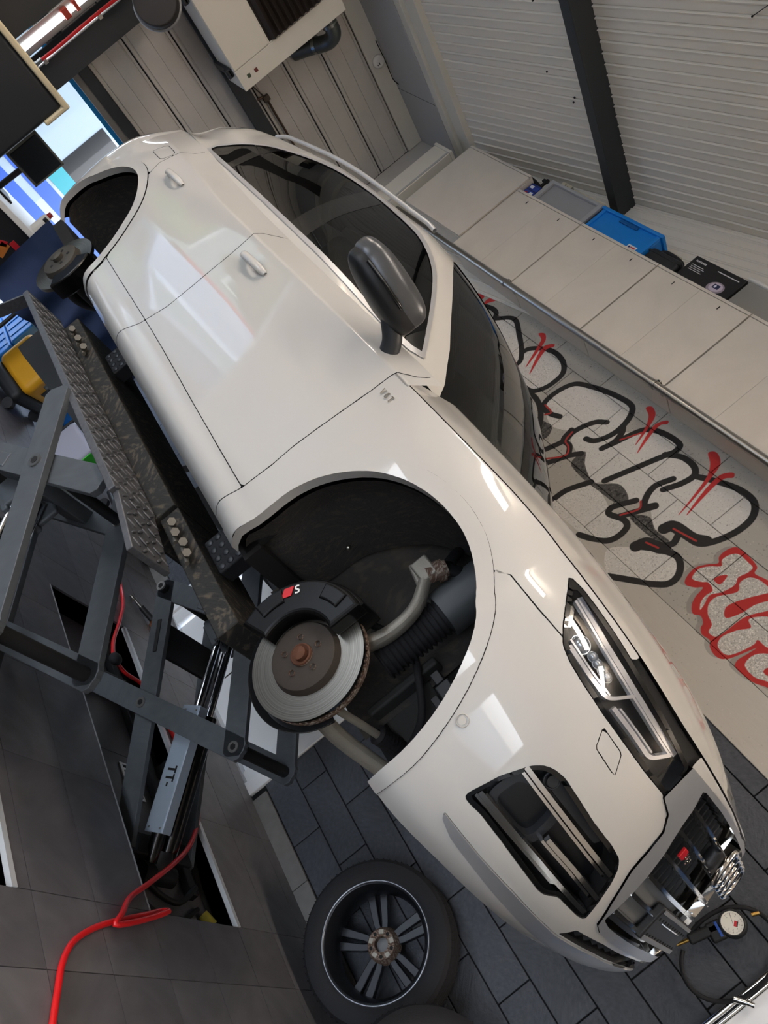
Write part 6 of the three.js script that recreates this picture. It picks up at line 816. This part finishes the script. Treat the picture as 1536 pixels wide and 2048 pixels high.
  for (const [x, z] of [[-.17, -.17], [.17, -.17], [-.17, .17], [.17, .17]]) mesh('castor', (() => { const g = cyl(V3(x, .045, z - .02), V3(x, .045, z + .02), .045, .045, 18); return g; })(), M.blackPlastic, v);
  mesh('hose_port', tube([[.14, .42, .1], [.24, .47, .14], [.30, .42, .18], [.31, .34, .2]].map(p => V3(...p)), .035, 24, 14), M.blackPlastic, v); mesh('carry_handle', tube([[-.1, .53, -.1], [-.06, .63, -.06], [.06, .63, .06], [.1, .53, .1]].map(p => V3(...p)), .022, 24, 10), M.blackPlastic, v);
  { const [font, TG] = globalThis.__font; const t = new TG('DEWALT', { font, size: .045, depth: .003, curveSegments: 3 }); t.translate(-.12, .37, .18); mesh('lettering', t, M.gap, v); }
  const bu = thing('bucket', 'white plastic bucket with blue print beyond the lift', 'bucket', [-4.52, FY, -1.02]);
  mesh('bucket_wall', [toCreasedNormals(lathe([[0, .0], [.12, 0], [.15, .36], [.157, .36], [.157, .37], [.145, .37], [.115, .01], [0, .01]], 40), .5)], M.whiteGloss, bu); mesh('bucket_print', (() => { const g = new THREE.CylinderGeometry(.1465, .1425, .05, 20, 1, true, .2, 1.0); g.translate(0, .285, 0); return g; })(), std(0x2a86d0, .4), bu);
  const tr = thing('trolley', 'low black trolley with a folding bar beyond the lift', 'trolley', [-3.6, FY, -1.33]);
  mesh('deck', rbx(-.28, .25, .12, .16, -.22, .22, .02), M.blackPlastic, tr); for (const [x, z] of [[-.22, -.18], [.2, -.18], [-.22, .18], [.2, .18]]) mesh('castor', cyl(V3(x, .05, z - .015), V3(x, .05, z + .015), .05), M.rubber, tr); mesh('bar', cyl(V3(.22, .16, .2), V3(.3, .12, -.2), .018), M.darkPlastic, tr);
  const gc = thing('paper_sack', 'grey paper sack with bright green panel standing near the white bucket', 'sack', [-4.12, FY, -.83], .4);
  mesh('sack', rbx(-.16, .16, 0, .30, -.11, .11, .03, 3), std(0x9a9ba8, .7), gc); mesh('green_panel', rbx(.155, .163, .03, .27, -.10, .10, .003), std(0x38c832, .5), gc);
  for (const [i, p] of [[-5.33, -.50, .0], [-5.31, -.47, .26], [-5.3, -1.02, .0]].entries()) { const c = thing('blue_bin', ['translucent blue storage bin standing on floor below another bin', 'translucent blue storage bin stacked on top of another', 'translucent blue storage bin behind the yellow vacuum'][i], 'bin', [p[0], FY + p[2], p[1]]); const bm = phy({ color: 0x1676c8, roughness: .25, clearcoat: .5 }); mesh('bin_wall', rbx(-.28, .28, 0, .24, -.2, .2, .02), bm, c); mesh('bin_rim', rbx(-.30, .30, .225, .25, -.22, .22, .006), bm, c); mesh('bin_rib', [-.2, -.1, 0, .1, .2].map(x => rbx(x - .006, x + .006, .02, .22, .198, .206, .002)).concat([-.12, -.04, .04, .12].map(z => rbx(.278, .286, .02, .22, z - .006, z + .006, .002))), bm, c); }
  // dark blue cover over a seat-high rack, black bench, monitor, bottles
  const cv = thing('draped_cover', 'dark navy cloth cover hung over a low clothes rail near the bench', 'cover');
  { const g = new THREE.PlaneGeometry(1.24, .62, 60, 40), p = g.attributes.position; for (let i = 0; i < p.count; i++) { const u = p.getX(i), w = p.getY(i), k = sstep(.3, -.3, w); const z = -.12 + u, y = -.16 + w + .05 * Math.sin(u * 3 + 1) * k; p.setXYZ(i, -4.32 + .05 * k * Math.sin(u * 21 + Math.sin(u * 7)) + .10 * k + .02 * fbm(u * 5, w * 5, 3), y, z); } g.computeVertexNormals(); mesh('cloth', g, std(0x1d3054, .8, 0, { side: THREE.DoubleSide }), cv);
    mesh('rail_frame', [cyl(V3(-4.34, FY, -.74), V3(-4.34, .14, -.74), .014, .014, 12), cyl(V3(-4.34, FY, .17), V3(-4.34, .14, .17), .014, .014, 12), cyl(V3(-4.34, .14, -.76), V3(-4.34, .14, .52), .014, .014, 12)], M.blackPlastic, cv); }
  const be = thing('tool_bench', 'black tool bench with red stripes and white worktop by the opening', 'bench');
  mesh('bench_body', rbx(-5.1, -4.45, FY, -.03, .26, .90, .01), std(0x1b1c1f, .5), be); mesh('worktop', rbx(-5.12, -4.43, -.03, .01, .20, .91, .006), M.white, be); mesh('red_stripe', [(() => { const g = rbx(0, .004, -.02, .02, -.14, .14, .002); g.rotateX(.6); g.translate(-4.449, -.25, .62); return g; })(), rbx(-4.452, -4.446, -.16, -.12, .3, .5, .002), rbx(-4.452, -4.446, -.42, -.36, .3, .46, .002)], std(0xb02028, .45), be); mesh('orange_mark', (() => { const g = rbx(0, .004, -.05, .05, -.03, .03, .002); g.rotateX(.3); g.translate(-4.449, -.22, .50); return g; })(), std(0xb06a2a, .5), be);
  const mo = thing('monitor', 'black flat monitor with grey edge standing on the bench', 'monitor');
  mesh('screen', rbx(-4.74, -4.72, .225, .45, .58, .82, .008), std(0x14181d, .35), mo); mesh('bezel', [rbx(-4.755, -4.73, .21, .232, .565, .835, .006), rbx(-4.755, -4.73, .443, .462, .565, .835, .006), rbx(-4.755, -4.73, .21, .462, .565, .585, .006), rbx(-4.755, -4.73, .21, .462, .815, .835, .006)], std(0x6b6a60, .5), mo); mesh('stand', [cyl(V3(-4.78, .01, .70), V3(-4.76, .24, .70), .02, .02, 14), rbx(-4.88, -4.68, .01, .025, .6, .8, .006)], M.blackPlastic, mo);
  for (const [i, [x, z, col]] of [[-4.6, .42, 0xb3241c], [-4.56, .34, 0xd9c79a], [-4.62, .28, 0x9fc7c4]].entries()) { const b2 = thing('spray_can', ['red and white spray can on the worktop', 'cream capped bottle on the white worktop', 'pale green bottle on the white worktop edge'][i], 'bottle', [x, .01, z]); mesh('can_body', toCreasedNormals(lathe([[0, 0], [.028, 0], [.03, .005], [.03, .12], [.02, .135], [0, .135]], 24), .5), i ? std(col, .4) : M.white, b2); mesh('cap', cyl(V3(0, .13, 0), V3(0, .165, 0), .02, .017, 18), std(col, .4), b2); }
  const bc = thing('machine_cabinet', 'tall black machine cabinet with a cream edge before the columns', 'machine');
  mesh('cabinet_body', rbx(-4.75, -4.32, FY, .70, .945, 1.75, .03, 3), std(0x1e2023, .55), bc); mesh('cream_edge', [rbx(-4.77, -4.30, .695, .735, .925, 1.77, .012), rbx(-4.77, -4.30, .55, .72, .925, .955, .012)], std(0xcbbd9c, .5), bc);
}

// ---------------------------------------------------------------- the yard seen through the openings
{
  const ground = struct('ground', [bx(-40, XR - .12, FY - .06, FY - .02, -22, 22), bx(XR - .12, 30, FY - .06, FY - .02, ZB + .2, 30)], std(0x9a9996, .9));
  const lawn = tag(mesh('lawn', (() => { const g = new THREE.PlaneGeometry(4.6, 26, 20, 80); g.rotateX(-Math.PI / 2); const p = g.attributes.position; for (let i = 0; i < p.count; i++) p.setY(i, .05 * fbm(p.getX(i) * 3, p.getZ(i) * 3, 1)); g.computeVertexNormals(); g.translate(-16.4, FY + .0, 6); return g; })(), std(0x6b9136, .9)), 'green lawn strip beyond the parked cars in the yard', 'lawn', null, 'stuff');
  function parked(name, label, color, pos, turn, van) {
    const o = thing(name, label, van ? 'van' : 'car', pos, turn, 'vehicles parked in the yard');
    const H = van ? 2.2 : 1.45, pr = van ? [[-2.6, .3], [-2.6, 2.1], [-2.5, 2.2], [1.5, 2.2], [2.1, 1.35], [2.6, 1.1], [2.7, .35]] : [[-2.1, .3], [-2.15, .85], [-1.9, 1.0], [-1.5, 1.42], [-.1, 1.45], [.75, 1.0], [1.9, .82], [2.1, .6], [2.1, .3]];
    const g = extr(pr, 1.6, .06); g.translate(0, 0, -.8); mesh('body', g, phy({ color, roughness: .4, clearcoat: 1 }), o);
    const wn = van ? [[.9, 1.3], [.9, 2.0], [1.5, 2.0], [1.95, 1.35]] : [[-1.45, .98], [-1.25, 1.35], [-.2, 1.37], [.5, 1.0]];
    for (const z of [-.865, .862]) { const q = extr(wn, .003); q.translate(0, 0, z); mesh('side_window', q, M.blackGloss, o); }
    for (const [x, z] of [[-1.35, -.75], [1.35, -.75], [-1.35, .75], [1.35, .75]]) { const w = mesh('wheel', cyl(V3(x, .32, z - .12), V3(x, .32, z + .12), .32, .32, 28), M.rubber, o); mesh('wheel_disc', cyl(V3(x, .32, z + (z > 0 ? .115 : -.125)), V3(x, .32, z + (z > 0 ? .125 : -.115)), .2, .2, 24), M.alu, w); }
    return o;
  }
  parked('parked_car', 'red car parked in the yard beside the lawn', 0xb01722, [-12.0, FY - .02, 7.2], .15, false);
  parked('parked_car', 'light blue grey car parked in the yard', 0x5d6f80, [-8.3, FY - .02, 4.6], .15, false);
  const v = parked('parked_van', 'white van with blue stripe parked in the yard by the opening', 0x8f989d, [-9.6, FY - .02, .2], 1.57, true);
  mesh('blue_stripe', [rbx(-2.5, 2.3, .95, 1.12, .858, .866, .002), rbx(-2.5, 2.3, .55, .85, .858, .866, .002)], std(0x2a4c96, .4), v); mesh('teal_stripe', rbx(-2.5, 2.3, 1.16, 1.36, .858, .866, .002), std(0x2a8286, .4), v);
  const b = thing('yard_building', 'pale building with teal windows across the yard', 'building');
  mesh('building_wall', bx(-24, -19, FY, 7, -12, 18), std(0x8a9698, .8), b); for (let k = 0; k < 9; k++) for (const y of [.6, 3.4]) { const w = mesh('window', bx(-18.98, -18.9, y, y + 1.5, -10 + k * 3, -8.2 + k * 3), M.white, b); mesh('pane', bx(-18.9, -18.88, y + .08, y + 1.42, -9.92 + k * 3, -8.28 + k * 3), phy({ color: 0x2f5556, roughness: .1 }), w); } mesh('roof_edge', bx(-24.2, -18.8, 7, 7.4, -12.2, 18.2), M.trimGrey, b);
  for (let k = 0; k < 5; k++) { const t = thing('yard_tree', 'leafy tree standing along the lawn in the yard', 'tree', [-13.4 + rnd() * .3, FY - .02, 2.5 + k * 3.1], 0, 'trees along the lawn'); const gs = []; for (let i = 0; i < 9; i++) { const s = new THREE.IcosahedronGeometry(.5 + rnd() * .45, 2), p = s.attributes.position; for (let q = 0; q < p.count; q++) { const n = 1 + .3 * fbm(p.getX(q) * 5, p.getY(q) * 5, p.getZ(q) * 5 + i); p.setXYZ(q, p.getX(q) * n, p.getY(q) * n, p.getZ(q) * n); } s.translate((rnd() - .5) * 1.3, 2.2 + rnd() * 1.4, (rnd() - .5) * 1.3); gs.push(s); } mesh('crown', gs, std(0x55733a, .9), t); mesh('trunk', cyl(V3(0, 0, 0), V3(0, 2.4, 0), .14, .09, 12), std(0x4a3a2c, .9), t); }
}

// ---------------------------------------------------------------- render
renderer.render(scene, camera);
